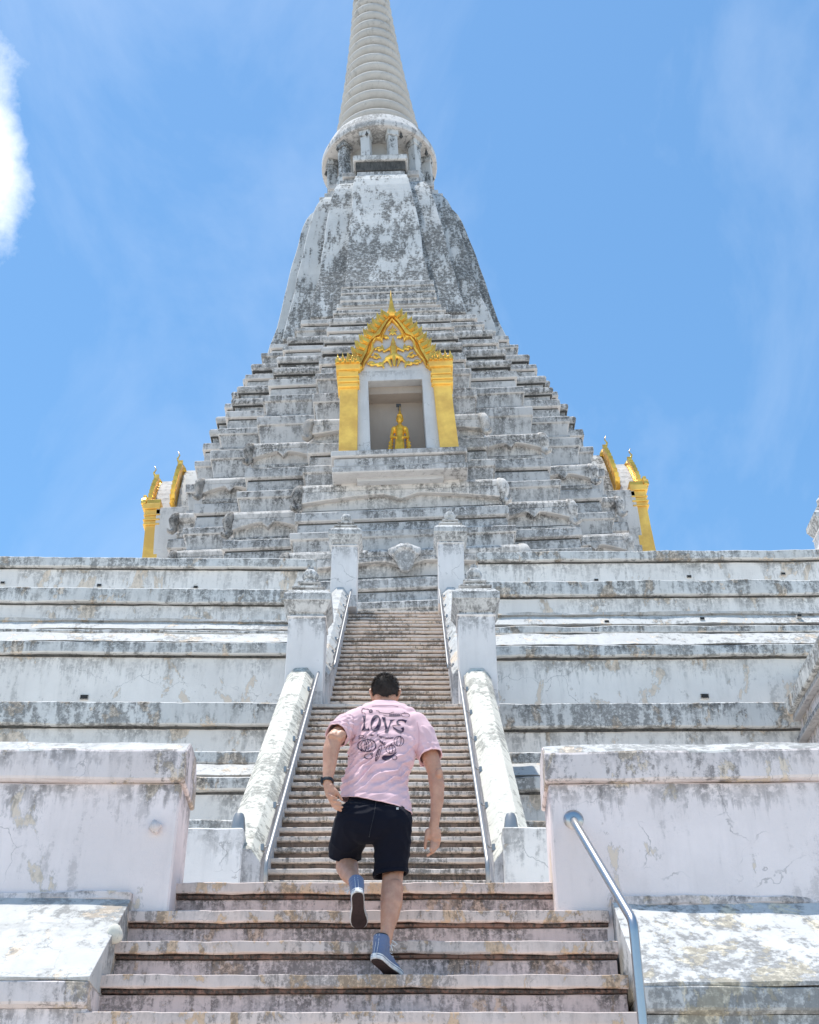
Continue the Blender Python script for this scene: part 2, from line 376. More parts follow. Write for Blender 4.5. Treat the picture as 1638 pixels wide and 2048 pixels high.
# ------------------------------------------------------------------ steel handrail in front of the right parapet
hr = Thing('bent_handrail', 'thick bent steel handrail in front of the right parapet wall, wall flange at top', 'handrail', tuple(at(1270, 1900, 6.5)))
p0 = at(1147, 1640, 7.66); p1 = at(1151, 1648, 7.50); p2 = at(1266, 1842, 6.50); p3 = Vector((p2.x + .004, p2.y - .02, 0))
m = MB(); path = [p0, p0.lerp(p1, .6)]
for k in range(6):
    a = k / 5; path.append((p0.lerp(p1, .6) * (1 - a) ** 2 + p1 * 2 * a * (1 - a) + (p1.lerp(p2, .06)) * a * a))
path += [p1.lerp(p2, q / 10) for q in range(1, 10)]
for k in range(7):
    a = k / 6; A = p1.lerp(p2, .96); B = p2; Cc = p2 + Vector((0.0, -.0, -.06)); path.append(A * (1 - a) ** 2 + B * 2 * a * (1 - a) + Cc * a * a)
path += [Vector((p2.x, p2.y, z)) for z in (p2.z - .3, p2.z - .9, 1.2, 0.02)]
m.tube(path, .0245, 20); m.build('rail', M['steel'], hr, smooth=True, drip=False)
m = MB(); m.lathe([(.001, .0), (.062, .0), (.062, .012), (.045, .03), (.030, .034)], n=28); m.xf(Matrix.Translation(p0 + Vector((0, .004, 0))) @ Matrix.Rotation(R(90), 4, 'X')); m.build('wall_flange', M['steel'], hr, smooth=True, angle=R(35), drip=False)

# ------------------------------------------------------------------ long flights
def flight(name, label, x0, x1, y_top, z_top, n, r, d, back, lower=True):
    t = Thing(name, label, 'staircase', ((x0 + x1) / 2, y_top - n * d, z_top - n * r))
    m = MB(); w = (x1 - x0) / 2; seg = 22
    nt = .052 if lower else .040
    m.extrude_x([(0, 0), (.0, -nt), (.02, -nt - .004), (d + .1, -nt - .004), (d + .1, 0)], -w, w, seg * 2, .0065, mi=0, fr=4)
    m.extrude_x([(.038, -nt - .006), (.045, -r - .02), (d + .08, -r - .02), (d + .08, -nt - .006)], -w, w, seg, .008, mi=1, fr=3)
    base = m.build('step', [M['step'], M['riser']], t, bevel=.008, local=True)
    yt = y_top; zt = z_top
    for i in range(n):
        o = base if i == 0 else base.copy()
        if i: COL.objects.link(o)
        o.parent = t.o
        jx = random.uniform(-.012, .012)
        o.location = (jx, (yt - i * d) - t.loc.y + random.uniform(-.008, .008), (zt - i * r) - t.loc.z + random.uniform(-.006, .006))
        if random.random() < .5: o.rotation_euler.z = 0
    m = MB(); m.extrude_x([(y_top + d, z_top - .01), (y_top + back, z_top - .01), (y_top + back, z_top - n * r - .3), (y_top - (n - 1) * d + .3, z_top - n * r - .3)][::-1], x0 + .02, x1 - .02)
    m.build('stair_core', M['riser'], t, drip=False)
    return t
F1Y, F1Z = 18.2, CZ + 8.72
F2Y, F2Z = 23.9, CZ + 13.6
fl1 = flight('long_staircase', 'steep narrow lower half of the long stair rising behind the man', -1.50, .855, F1Y, F1Z, 31, .1985, .225, .5)
fl2 = flight('long_staircase', 'steep narrow upper half of the long stair between the rope carved copings', -1.30, .70, F2Y, F2Z, 24, .2033, .225, .6, False)
# parapets of the flights
def stair_parapet(side, lower):
    s = -1 if side == 'L' else 1
    if lower:
        xi = -1.49 if s < 0 else .845; th = .42; ya, yb = 12.75, 18.25; slope = .882; zref = F1Z + .60; yref = F1Y
        lab = 'cream sunlit sloping coping wall with steel rail %s lower long stair' % ('left of the' if s < 0 else 'right of the')
    else:
        xi = -1.295 if s < 0 else .70; th = .33; ya, yb = 18.75, 23.85; slope = .904; zref = F2Z + .70; yref = F2Y
        lab = 'white carved sloping coping wall %s upper long stair' % ('left of the' if s < 0 else 'right of the')
    xo = xi + s * th
    zl = lambda y: zref - slope * (yref - y)
    t = Thing('stair_parapet', lab, 'parapet', (xi, ya, zl(ya) - 1))
    m = MB(); N = 70; a, b = sorted((xi, xo)); ch = .11
    rings = []
    for i in range(N + 1):
        y = ya + (yb - ya) * i / N; z = zl(y)
        if lower: bz = 0; bx = 0
        else:
            q = (y - ya) / .42; bz = .035 * abs(math.sin(q * math.pi)); bx = .025 * abs(math.sin(q * math.pi))
        j = lambda q: .011 * noise.noise(Vector((y * 2.3, q * 9.1, s))) + .010 * noise.noise(Vector((y * 9, q * 5.1, s)))
        rings.append([(a - bx, y, z - 1.05), (a - bx, y, z - ch - .03 + j(1)), (a + ch - bx, y, z + bz + j(2)), (b - ch + bx, y, z + bz + j(3)), (b + bx, y, z - ch - .03 + j(4)), (b + bx, y, z - 1.05)])
    m.loft(rings)
    cm = M['cream'] if lower else M['slope']
    for i, f in enumerate(m.f):
        if len(f) == 4 and i < N * 6:
            k = i % 6; m.m[i] = 1 if k in (1, 2, 3) else 0
    m.build('coping', [M['inner'], cm], t, bevel=.006, drip=True)
    # wall under the coping down to the terrace
    m = MB(); m.extrude_x([(ya, zl(ya) - 1.04), (yb, zl(yb) - 1.04), (yb, LAND if lower else F1Z - .5), (ya, LAND if lower else F1Z - .5)][::-1], a + .012, b - .012)
    m.build('parapet_wall', M['inner'], t)
    return t, xi, xo, zl, ya, yb
SP = {}
for side in 'LR':
    for lower in (True, False): SP[side, lower] = stair_parapet(side, lower)
def steel_rail(side, lower):
    t0, xi, xo, zl, ya, yb = SP[side, lower]; s = -1 if side == 'L' else 1
    y0, y1 = (ya - .12, yb - .1) if lower else (ya + .05, yb - .3)
    off = .085
    t = Thing('steel_handrail', 'thin straight steel handrail on the %s side of the %s long stair' % ('left' if s < 0 else 'right', 'lower' if lower else 'upper'), 'handrail', (xi, y0, zl(y0)))
    x = xi - s * .075; rr = .022 if lower else .018
    pts = [Vector((x, y0 + (y1 - y0) * i / 12, zl(y0 + (y1 - y0) * i / 12) + off - .13)) for i in range(13)]
    if lower: pts = [pts[0] + Vector((0, -.03, -.35)), pts[0] + Vector((0, -.04, -.06))] + pts
    m = MB(); m.tube(pts, rr, 12); m.build('rail', M['steel2'], t, smooth=True, drip=False)
    nb = 6 if lower else 7
    for k in range(nb):
        y = y0 + (y1 - y0) * (k + .35) / nb; z = zl(y) - .045
        m = MB(); m.tube([(x, y, z), (x + s * .05, y, z - .05), (xi + s * .03, y, z - .055)], .011, 8)
        m.box(min(xi - s * .002, xi + s * .03), max(xi - s * .002, xi + s * .03), y - .035, y + .035, z - .095, z - .025)
        m.build('bracket', M['steel2'], t, drip=False)
    return t
for side in 'LR':
    for lower in (True, False): steel_rail(side, lower)
# blocks at the foot of the long stair, each with a steel stub on top
for s, x0, x1 in ((-1, -2.5, -1.68), (1, .94, 1.75)):
    zt = at(450, 1655, 12.7).z
    t = Thing('newel_block', 'white block at the foot of the long stair, %s' % ('left one with black drips' if s < 0 else 'right one, cleaner'), 'newel', (x0, 12.7, LAND))
    m = MB(); m.extrude_x([(12.7, zt), (12.7, LAND - .1), (13.15, LAND - .1), (13.15, zt)], x0, x1, 12, .012); m.build('block_body', M['wall'] if s > 0 else M['post'], t, bevel=.015)
    cx = at(477 if s < 0 else 1022, 1650, 12.85).x
    m = MB(); m.lathe([(.075, 0), (.075, .05), (.06, .16), (.045, .2), (.001, .21)], (cx, 12.85, zt - .002), 18)
    o = m.build('steel_stub', M['steel2'], smooth=True, angle=R(50), drip=False)
    tag(o, 'short domed steel stub standing on the %s block at the foot of the long stair' % ('left' if s < 0 else 'right'), 'post')

# ------------------------------------------------------------------ newel posts with lotus finials
def newel(name='newel_post'):
    root = bpy.data.objects.new(name, None); COL.objects.link(root)
    w = .30
    m = MB()
    def sq(w_, z): return [(-w_, -w_, z), (w_, -w_, z), (w_, w_, z), (-w_, w_, z)]
    m.loft([sq(w + .01, -.1), sq(w, .2), sq(w - .005, 1.50), sq(w + .015, 1.51), sq(w + .015, 1.54)]); m.build('shaft', M['post'], root, bevel=.012, local=True)
    c_ = 'cap'
    m = MB(); m.loft([sq(w - .03, 1.541), sq(w - .03, 1.60), sq(w - .005, 1.605), sq(w + .03, 1.68), sq(w + .075, 1.78), sq(w + .085, 1.785), sq(w + .085, 1.915), sq(w + .065, 1.935), sq(w - .0, 2.02)])
    m.build('capital', M['cap'], root, bevel=.01, local=True)
    m = MB()
    for w_, z in ((.255, 2.021), (.175, 2.165)):
        m.loft([sq(w_ - .03, z), sq(w_ - .03, z + .05), sq(w_ + .012, z + .055), sq(w_ + .02, z + .08), sq(w_ - .0, z + .10), sq(w_ - .07, z + .143)])
    m.build('stepped_top', M['cap'], root, bevel=.006, local=True)
    m = MB(); n = 24
    pr = [(.09, 2.305), (.108, 2.32), (.108, 2.345), (.085, 2.355), (.11, 2.385), (.130, 2.435), (.122, 2.49), (.092, 2.54), (.055, 2.57), (.050, 2.60), (.058, 2.63), (.001, 2.64)]
    rings = [[(r_ * (1 + (.07 * math.cos(8 * 2 * math.pi * k / n) if .37 < z - 2 < .56 else 0)) * math.cos(2 * math.pi * k / n), r_ * (1 + (.07 * math.cos(8 * 2 * math.pi * k / n) if .37 < z - 2 < .56 else 0)) * math.sin(2 * math.pi * k / n), z) for k in range(n)] for r_, z in pr]
    m.loft(rings); m.build('finial', M['cap'], root, smooth=True, angle=R(50), local=True)
    return root
P0 = newel()
zb = F1Z + .0
posts = [(-1.65, 18.56, zb + .05, 1.0, 'large white newel post with grey cap and bud finial, left, where the long flights meet'),
         (1.075, 18.56, zb + .08, 1.0, 'large white newel post with grey cap and bud finial, right, where the long flights meet'),
         (-1.385, 23.75, F2Z - .05, .93, 'smaller white newel post with ball finial at the top of the long stair, left side'),
         (.885, 23.75, F2Z + .02, .93, 'smaller white newel post with ball finial at the top of the long stair, right side'),
         (at(1652, 1040, 25.6).x, 25.6, at(1652, 1040, 25.6).z - 1.935, 1.0, 'white newel post cut off by the right edge of the picture above the projecting wall')]
for i, (x, y, z, sc, lab) in enumerate(posts):
    o = P0 if i == 0 else copy_tree(P0)
    o.location = (x, y, z); o.scale = (sc, sc, sc); tag(o, lab, 'newel post', 'newel posts of the long stair' if i < 4 else None)

# ------------------------------------------------------------------ stepped terraces left and right of the stair
def terrace(side):
    s = -1 if side == 'L' else 1; ref = 300 if s < 0 else 1300
    xi = -1.92 if s < 0 else 1.36; xo = xi + s * 26
    t = Thing('stepped_terrace', 'long stepped white terrace walls with mouldings %s of the stair' % ('left' if s < 0 else 'right'), 'terrace', (xi, 20, LAND))
    t.o.rotation_euler.z = R(.8) if s < 0 else R(-.8)
    Z = lambda py, Y: at(ref, py, Y).z
    a, b = sorted((xi, xo)); SEG = 200
    # each course: (material, y_front_top, py_top, y_front_bottom, py_bottom)
    if s < 0:
        C = [('top_band', 'band', 23.30, 1117, 23.30, 1135), ('top_wall', 'wall', 23.40, 1137, 23.40, 1180),
             ('second_band', 'band', 22.70, 1178, 22.70, 1206), ('second_wall', 'wall', 22.80, 1208, 22.80, 1241),
             ('fillet', 'slope', 22.42, 1239.5, 22.42, 1243.5), ('sloping_band', 'slope', 22.50, 1245, 22.28, 1259),
             ('dark_fillet', 'band', 22.20, 1261, 22.20, 1268), ('rough_slope', 'slope', 22.10, 1269, 21.72, 1284.5),
             ('third_band', 'band', 21.70, 1285, 21.70, 1308), ('third_wall', 'wall', 21.82, 1310, 21.84, 1407),
             ('fourth_band', 'band', 20.0, 1405, 20.0, 1450), ('fourth_wall', 'wall', 20.12, 1452, 20.12, 1505),
             ('fifth_band', 'band', 18.9, 1502, 18.9, 1528), ('fifth_slope', 'slope', 18.88, 1528, 18.5, 1551),
             ('sixth_band', 'band', 18.2, 1553, 18.2, 1580), ('sixth_wall', 'wall', 18.3, 1582, 18.3, 1643),
             ('base_band', 'band', 17.6, 1640, 17.6, 1672)]
    else:
        C = [('top_band', 'band', 23.30, 1103, 23.30, 1121), ('top_wall', 'wall', 23.40, 1123, 23.40, 1166),
             ('second_band', 'band', 22.70, 1163, 22.70, 1191), ('second_wall', 'wall', 22.80, 1193, 22.80, 1229),
             ('fillet', 'slope', 22.42, 1226.5, 22.42, 1230.5), ('sloping_band', 'slope', 22.50, 1232, 22.28, 1249),
             ('dark_fillet', 'band', 22.20, 1253, 22.20, 1267), ('rough_slope', 'slope', 22.10, 1269, 21.72, 1290),
             ('third_band', 'band', 21.70, 1291, 21.70, 1312), ('third_wall', 'wall', 21.82, 1314, 21.84, 1409),
             ('fourth_band', 'band', 20.0, 1407, 20.0, 1455), ('fourth_wall', 'wall', 20.12, 1457, 20.12, 1508),
             ('fifth_band', 'band', 18.9, 1505, 18.9, 1528), ('fifth_slope', 'slope', 18.88, 1528, 18.5, 1551),
             ('sixth_band', 'band', 18.2, 1553, 18.2, 1580), ('sixth_wall', 'wall', 18.3, 1582, 18.3, 1643),
             ('base_band', 'band', 17.6, 1640, 17.6, 1672)]
    n = len(C)
    for i, (nm, mt, ya, pa, yb, pb) in enumerate(C):
        za = Z(pa, ya); zbm = Z(pb, yb)
        m = MB(); m.extrude_x([(ya, za), (yb, zbm), (25.2, zbm), (25.2, za)], a + (0.03 if s > 0 and 'wall' in nm else 0), b - (0.03 if s < 0 and 'wall' in nm else 0), SEG, .024 if mt != 'wall' else .012, fr=1.1)
        nm2 = {'top_wall': 'wall_course', 'second_wall': 'wall_course', 'third_wall': 'wall_course', 'fourth_wall': 'wall_course', 'sixth_wall': 'wall_course'}.get(nm, 'moulding_band' if 'slope' not in nm and 'sloping' not in nm else 'sloping_band')
        m.build(nm2, M[mt], t, bevel=.02 if mt == 'band' else 0)
        if mt == 'band':
            yn = ya + (.10 if 'wall' in C[min(i + 1, n - 1)][0] else .03)
            m = MB(); m.extrude_x([(yn - .012, zbm - .001), (yn - .012, zbm - .036), (yn + .1, zbm - .036), (yn + .1, zbm - .001)], a + .04, b - .04, SEG, .010, fr=3); m.build('shade_line', M['mould_shade'], t)  # added dark strip, stands in for the shade line under the band
    m = MB(); m.box(a, b, 17.7, 25.1, LAND - .3, Z(1672, 17.6) - .003); m.build('wall_course', M['wall'], t)
    # drain holes
    holes = ([(8, 1171, 23.4), (200, 1174.5, 23.4), (392, 1177, 23.4), (170, 1398, 21.83)] if s < 0 else
             [(1006, 1169, 23.4), (1192, 1163, 23.4), (1377, 1157, 23.4), (1564, 1153, 23.4), (1213, 1246, 22.33), (1403, 1241, 22.34), (1596, 1236.5, 22.35), (1408, 1396, 21.83)])
    Rz = Matrix.Rotation(-t.o.rotation_euler.z, 4, 'Z')
    for (px, py, Y) in holes:
        q = at(px, py, Y)
        q = t.loc + Rz @ (q - t.loc); q.y = Y
        h = .045 if py < 1380 else .075
        m = MB(); m.box(q.x - h, q.x + h, q.y - .03, q.y + .2, q.z - h * .6, q.z + h * .6)
        m.f.pop(2); m.m.pop(2)
        # dark throat
        m.box(q.x - h * .8, q.x + h * .8, q.y - .034, q.y - .028, q.z - h * .42, q.z + h * .5, mi=1)
        m.build('drain_hole', [M['cap'], M['hole']], t, drip=False)
    return t
terrace('L'); terrace('R')
# floor of the courtyard behind the parapets and of the top terrace
m = MB(); m.box(-11, -1.40, 8.05, 17.75, LAND - .35, LAND - .02); m.box(.85, 11, 8.05, 17.75, LAND - .35, LAND - .02); m.box(-1.5, .9, 11.5, 12.2, LAND - .35, LAND - .03)
o = m.build('courtyard_floor', M['wall'], drip=False); tag(o, kind='structure')
m = MB(); m.box(-30, 30, 24.6, 60, CZ + 13.2, CZ + 13.56)
o = m.build('terrace_floor', M['wall'], drip=False); tag(o, kind='structure')
m = MB(); m.box(-30, -1.2, 25.15, 60, LAND, CZ + 13.19); m.box(.6, 30, 25.15, 60, LAND, CZ + 13.19); m.box(-1.2, .6, 25.15, 60, LAND, CZ + 13.18)
o = m.build('terrace_core', M['wall'], drip=False); tag(o, kind='structure')
# projecting wall at the right edge
t = Thing('projecting_wall', 'dark moulded side wall jutting out at the right edge of the terrace', 'wall', (6.0, 19, LAND))
zc = at(1575, 1418, 19.7).z; zt = at(1575, 1388, 19.7).z
def ybox(m, x0, x1, z0, z1, y0=15.0, y1=20.1, mi=0):
    i0 = len(m.v); m.extrude_x([(-x1, z0), (-x0, z0), (-x0, z1), (-x1, z1)], y0, y1, 24, .012)
    for i in range(i0, len(m.v)): v = m.v[i]; m.v[i] = Vector((-v.y, v.x, v.z))
m = MB(); ybox(m, 6.33, 9, zc, zt); m.build('cornice', M['band'], t, bevel=.02)
m = MB(); ybox(m, 6.41, 9, zc - .10, zc - .004); m.build('fillet', M['inner'], t, bevel=.01)
m = MB(); ybox(m, 6.53, 9, zc - .36, zc - .104); m.build('wall_body', M['nearband'], t)
m = MB(); ybox(m, 6.45, 9, zc - .46, zc - .364); m.build('fillet', M['inner'], t, bevel=.01)
m = MB(); ybox(m, 6.59, 9, LAND, zc - .464); m.build('wall_body', M['nearband'], t)
z2 = at(1604, 1325, 21.0).z
m = MB(); ybox(m, 7.3, 9, zt + .004, z2 - .12, 15.2, 21.65); m.build('wall_body', M['inner'], t)
m = MB(); ybox(m, 7.2, 9, z2 - .11, z2 + .12, 15.2, 21.65); m.build('cornice', M['band'], t, bevel=.02)
# ------------------------------------------------------------------ the tower
TX, TY, TZ = -.17, 40.0, CZ
tower = Thing('stupa', 'tall grey and white stepped stupa with ringed spire and golden niches', 'stupa', (TX, TY, CZ + 20))
tower.o.rotation_euler = (0, R(-2.65), 0)
OCT = [(.35, -1), (.35, -.85), (.61, -.85), (.61, -.61), (.85, -.61), (.85, -.35), (1, -.35)]
def plan(w, z, dw=0.0):
    P = []
    for q in range(4):
        c, s_ = [(1, 0), (0, 1), (-1, 0), (0, -1)][q]
        for (x, y) in OCT:
            X = x * w + dw * (1 if x > 0 else -1); Y = y * w + dw * (1 if y > 0 else -1)
            P.append((TX + X * c - Y * s_, TY + X * s_ + Y * c, z))
    return P
def tier(z0, z1, w, wn, kind, mat):
    """z0 bottom, z1 top, w half width, wn = half width of the tier above"""
    h = z1 - z0; m = MB()
    if kind == 'band':
        pr = [(0, 0), (h * .41, -.01), (h * .42, -.05), (h * .48, -.05), (h * .50, .02), (h * .52, .07), (h * .86, .05), (h * .88, .0), (h, -(w - wn) * .75)]
    elif kind == 'torus':
        pr = [(0, -.05), (h * .28, -.05), (h * .30, .03), (h * .34, .04), (h * .36, .0)]
        for k in range(7):
            a = math.pi * (k / 6) - math.pi / 2; pr.append((h * .38 + h * .24 * (1 + math.sin(a)), .11 * math.cos(a) - .02))
        pr += [(h * .90, -.03), (h, -(w - wn) * .8)]
    elif kind == 'tall':
        pr = [(0, .04), (h * .10, .04), (h * .11, -.04), (h * .62, .03), (h * .63, .09), (h * .88, .10), (h * .90, .04), (h, -(w - wn) * .6)]
    else:
        pr = [(0, .0), (h * .14, .02), (h * .16, -.06), (h * .55, -.02), (h * .60, .05), (h * .70, .13), (h * .82, .15), (h * .92, .10), (h * .96, .02), (h, -(w - wn) * .6)]
    rings = [plan(w, z0 + dz, dw + .0) for dz, dw in pr]
    m.loft(rings)
    seg = {'band': (2,), 'torus': (1, 2), 'tall': (1, 8), 'lion': (1,)}[kind]
    nn = len(rings[0])
    for i_ in range(len(rings) - 1):
        if i_ in seg:
            for k_ in range(nn): m.m[i_ * nn + k_] = 1  # recess faces coloured near-black to paint in their shade
    for v in m.v: v.z += .03 * noise.noise(Vector((v.x * .6, v.y * .6, v.z * 2)))
    return m
TI = [(32.05, 32.7, 5.2, 'band'), (31.4, 32.05, 5.5, 'tall'), (30.75, 31.4, 5.9, 'torus'), (30.1, 30.75, 6.15, 'band'), (29.45, 30.1, 6.42, 'torus'),
      (28.8, 29.45, 6.62, 'torus'), (27.9, 28.8, 6.84, 'band'), (26.9, 27.9, 7.05, 'tall'), (25.5, 26.9, 7.3, 'tall'), (24.5, 25.5, 7.6, 'lion'),
      (23.4, 24.5, 7.82, 'band'), (22.4, 23.4, 8.1, 'tall'), (21.3, 22.4, 8.4, 'lion'), (20.4, 21.3, 8.7, 'band'), (19.5, 20.4, 8.95, 'tall'),
      (18.4, 19.5, 9.3, 'lion'), (17.5, 18.4, 9.65, 'band'), (16.6, 17.5, 9.9, 'tall'), (13.4, 16.6, 10.3, 'tall')]
wn = 5.0
def corners(w):
    return [(q, x, y) for q in (0, 3, 1) for (x, y) in ((.35, -1), (.61, -.85), (.85, -.61), (1, -.35))]
for i, (a, b, w, kd) in enumerate(TI):
    m = tier(CZ + a, CZ + b, w, wn, kd, None); wn = w
    tob = m.build('tier', [M['tower'] if i % 3 else M['tower2'], M['mould_shade']], tower, bevel=.025)
    if kd == 'lion':
        # curled lion feet at the corners and scalloped aprons between them
        h = b - a
        for q, x, y in corners(w):
            c_, s_ = [(1, 0), (0, 1), (-1, 0), (0, -1)][q]
            for sx in (1, -1):
                if sx < 0 and q in (1, 3): continue
                px_, py_ = (sx * x * w, y * w)
                dd = Vector((sx * .7, -.7, 0))
                pts = []; rad = []
                for (o_, z_, r_) in ((-.02, .92, .10), (.08, .80, .16), (.16, .62, .17), (.14, .42, .14), (.10, .26, .11), (.20, .12, .09), (.34, .10, .06), (.42, .18, .03)):
                    P = Vector((px_, py_, 0)) + dd * o_; P = Vector((P.x * c_ - P.y * s_ + TX, P.x * s_ + P.y * c_ + TY, CZ + a + z_ * h)); pts.append(P); rad.append(r_ * 1.05)
                mm = MB(); mm.tube(pts, rad, 10); mm.build('lion_foot', M['tower2'], tob, smooth=True)
        for (x0, x1, yy) in ((-.35, .35, -1), (.35, .61, -.85), (-.61, -.35, -.85), (.61, .85, -.61), (-.85, -.61, -.61)):
            X0, X1 = x0 * w, x1 * w; L = X1 - X0; n = 24; zt = CZ + a + h * .66
            top = []; bot = []
            for k in range(n + 1):
                u = k / n; c_ = abs(2 * u - 1)
                dz = h * (.10 + .26 * c_ ** 1.6 + (.20 * max(0, 1 - abs(u - .5) / .09)))
                top.append((TX + X0 + L * u, zt)); bot.append((TX + X0 + L * u, zt - dz))
            ma = MB(); ma.prism(top + bot[::-1], TY + yy * w - .16, TY + yy * w + .1); ma.build('apron', M['tower2'], tob, bevel=.02)
# shield ornament on the lowest visible apron
def blob(cap_list, vox, smooth=6, name='blob'):
    """union of tapered capsules -> one continuous mesh (voxel remesh), returned as MB-like mesh data"""
    m = MB()
    for (p, q, r1, r2) in cap_list:
        p = Vector(p); q = Vector(q); d_ = q - p; L = d_.length
        t = d_.normalized() if L > 1e-6 else Vector((0, 0, 1))
        up = Vector((0, 0, 1)) if abs(t.z) < .9 else Vector((0, 1, 0))
        a = t.cross(up).normalized(); b = a.cross(t).normalized()
        K = 14; J = 5; rings = []; jt = 1 + .004 * math.sin(len(m.v) * 12.9898); r1 *= jt; r2 *= jt
        ph = len(m.v) * .37; a, b = a * math.cos(ph) + b * math.sin(ph), b * math.cos(ph) - a * math.sin(ph)
        for j in range(J + 1):
            an = math.pi / 2 * j / J; c0 = p - t * r1 * math.cos(an); rr = max(.06 * r1, r1 * math.sin(an))
            rings.append([c0 + (a * math.cos(2 * math.pi * k / K) + b * math.sin(2 * math.pi * k / K)) * rr for k in range(K)])
        for j in range(J + 1):
            an = math.pi / 2 * (1 - j / J); c0 = q + t * r2 * math.cos(an); rr = max(.06 * r2, r2 * math.sin(an))
            rings.append([c0 + (a * math.cos(2 * math.pi * k / K) + b * math.sin(2 * math.pi * k / K)) * rr for k in range(K)])
        m.loft(rings)
    return bake(m, vox, smooth, name)
def bake(m, vox, smooth, name):
    me = bpy.data.meshes.new(name + '_tmp'); me.from_pydata([tuple(v) for v in m.v], [], m.f)
    bm = bmesh.new(); bm.from_mesh(me); bmesh.ops.recalc_face_normals(bm, faces=bm.faces); bm.to_mesh(me); bm.free()
    o = bpy.data.objects.new(name + '_tmp', me); COL.objects.link(o)
    rm = o.modifiers.new('r', 'REMESH'); rm.mode = 'VOXEL'; rm.voxel_size = vox; rm.adaptivity = 0
    if smooth:
        sm = o.modifiers.new('s', 'SMOOTH'); sm.factor = .5; sm.iterations = smooth
    dg = bpy.context.evaluated_depsgraph_get(); ev = o.evaluated_get(dg)
    out = bpy.data.meshes.new_from_object(ev)
    bpy.data.objects.remove(o); bpy.data.meshes.remove(me)
    out.name = name
    return out
def link_mesh(me, name, mat, parent=None, loc=None, smooth=True):
    me.materials.clear(); me.materials.append(mat)
    me.polygons.foreach_set('use_smooth', [smooth] * len(me.polygons))
    if 'drip' not in me.uv_layers:
        uv = me.uv_layers.new(name='drip')
        uv.data.foreach_set('uv', [0.0, 3.0] * len(me.loops))
    o = bpy.data.objects.new(name, me); COL.objects.link(o)
    if isinstance(parent, Thing):
        o.parent = parent.o; me.transform(Matrix.Translation(-parent.loc))
    elif parent is not None: o.parent = parent; me.transform(Matrix.Translation(-wloc(parent)))
    return o
c = Vector((TX, TY - 9.3 - .28, CZ + 18.95))
caps = []
for sx in (-1, 1):
    for k in range(4):
        x = sx * (.08 + .10 * k)
        caps.append((c + Vector((x, 0, .42 - .05 * k)), c + Vector((x * .55, -.06, -.42 + .04 * k * k)), .10, .06))
    for k in range(5):
        a = R(30 + 30 * k); caps.append((c + Vector((sx * .28 * math.cos(a) * 1.0, -.1, .1 + .22 * math.sin(a))), c + Vector((sx * .34 * math.cos(a + .5), -.12, .1 + .26 * math.sin(a + .5))), .05, .05))
link_mesh(blob(caps, .035, 2, 'shield_ornament'), 'shield_ornament', M['tower'], tower)

# bell shaped body
m = MB(); BW = [(33.1, 4.95), (33.5, 4.90), (34.1, 4.78), (35.0, 4.58), (35.9, 4.42), (36.8, 4.30), (37.7, 4.16), (38.6, 4.02), (39.4, 3.88), (40.2, 3.74), (40.9, 3.60), (41.4, 3.46), (41.8, 3.28), (42.05, 3.08), (42.2, 2.85)]
BW = [(z, w * (.965 - .030 * (z - 33.1) / 9)) for z, w in BW]
rings = []
for j in range(len(BW) - 1):
    for q in range(3):
        u = q / 3; z = BW[j][0] * (1 - u) + BW[j + 1][0] * u; w = BW[j][1] * (1 - u) + BW[j + 1][1] * u
        rings.append(plan(w, CZ + z))
rings.append(plan(BW[-1][1], CZ + BW[-1][0]))
m.loft(rings)
for v in m.v: v += Vector((noise.noise(v * .7), noise.noise(v * .7 + Vector((5, 0, 0))), 0)) * .05
m.build('bell_body', M['bell'], tower, drip=False, bevel=.03)
m = MB()
for k, (z0, z1, hw, yy) in enumerate(((32.45, 32.9, 1.75, 5.25), (32.9, 33.3, 1.72, 5.15), (33.3, 33.75, 1.70, 5.05))):
    m.loft([[(TX - hw + e, TY - yy - .12 + e, CZ + z), (TX + hw - e, TY - yy - .12 + e, CZ + z), (TX + hw - e, TY - 4, CZ + z), (TX - hw + e, TY - 4, CZ + z)] for z, e in ((z0, 0.05), (z0 + .17, .05), (z0 + .2, 0), (z1 - .03, 0), (z1, .03))])
m.build('ledge_block', M['tower'], tower, bevel=.02)
# lightning cable running down the bell
pts = []
for z, w in BW[2:-4]:
    pts.append((TX + .645 * w, TY - .61 * w - .12, CZ + z))
m = MB(); m.tube(pts, .022, 6)
for i in range(len(pts) - 1):
    for q in range(3):
        p = Vector(pts[i]).lerp(Vector(pts[i + 1]), q / 3); m.box(p.x - .035, p.x + .035, p.y - .03, p.y + .03, p.z - .07, p.z + .04)
m.build('lightning_cable', M['dark'], tower, drip=False)
DZ = CZ - .55
# base of the drum
m = MB(); rings = []
for z, w in ((42.6, 2.75), (42.66, 2.72), (42.52, 2.85), (42.85, 2.85), (42.9, 2.6), (43.2, 2.55), (43.22, 2.68), (43.5, 2.68), (43.55, 2.3)):
    rings.append(plan(w, DZ + z))
m.loft(rings); m.build('drum_base', M['tower'], tower, bevel=.02)
m = MB(); m.box(TX - 1.15, TX + 1.15, TY - 2.95, TY - 1.5, DZ + 43.45, DZ + 43.78); m.build('ledge_block', M['cap'], tower, bevel=.03)
m = MB(); m.box(TX - 1.05, TX + 1.05, TY - 2.86, TY - 1.5, DZ + 42.9, DZ + 43.448); m.build('ledge_block', M['mould_shade'], tower, bevel=.02)
m = MB(); m.lathe([(1.62, 43.4), (1.60, 46.2)], (TX, TY, DZ), 48); m.build('drum', M['spire'], tower, smooth=True, angle=R(40), drip=False)
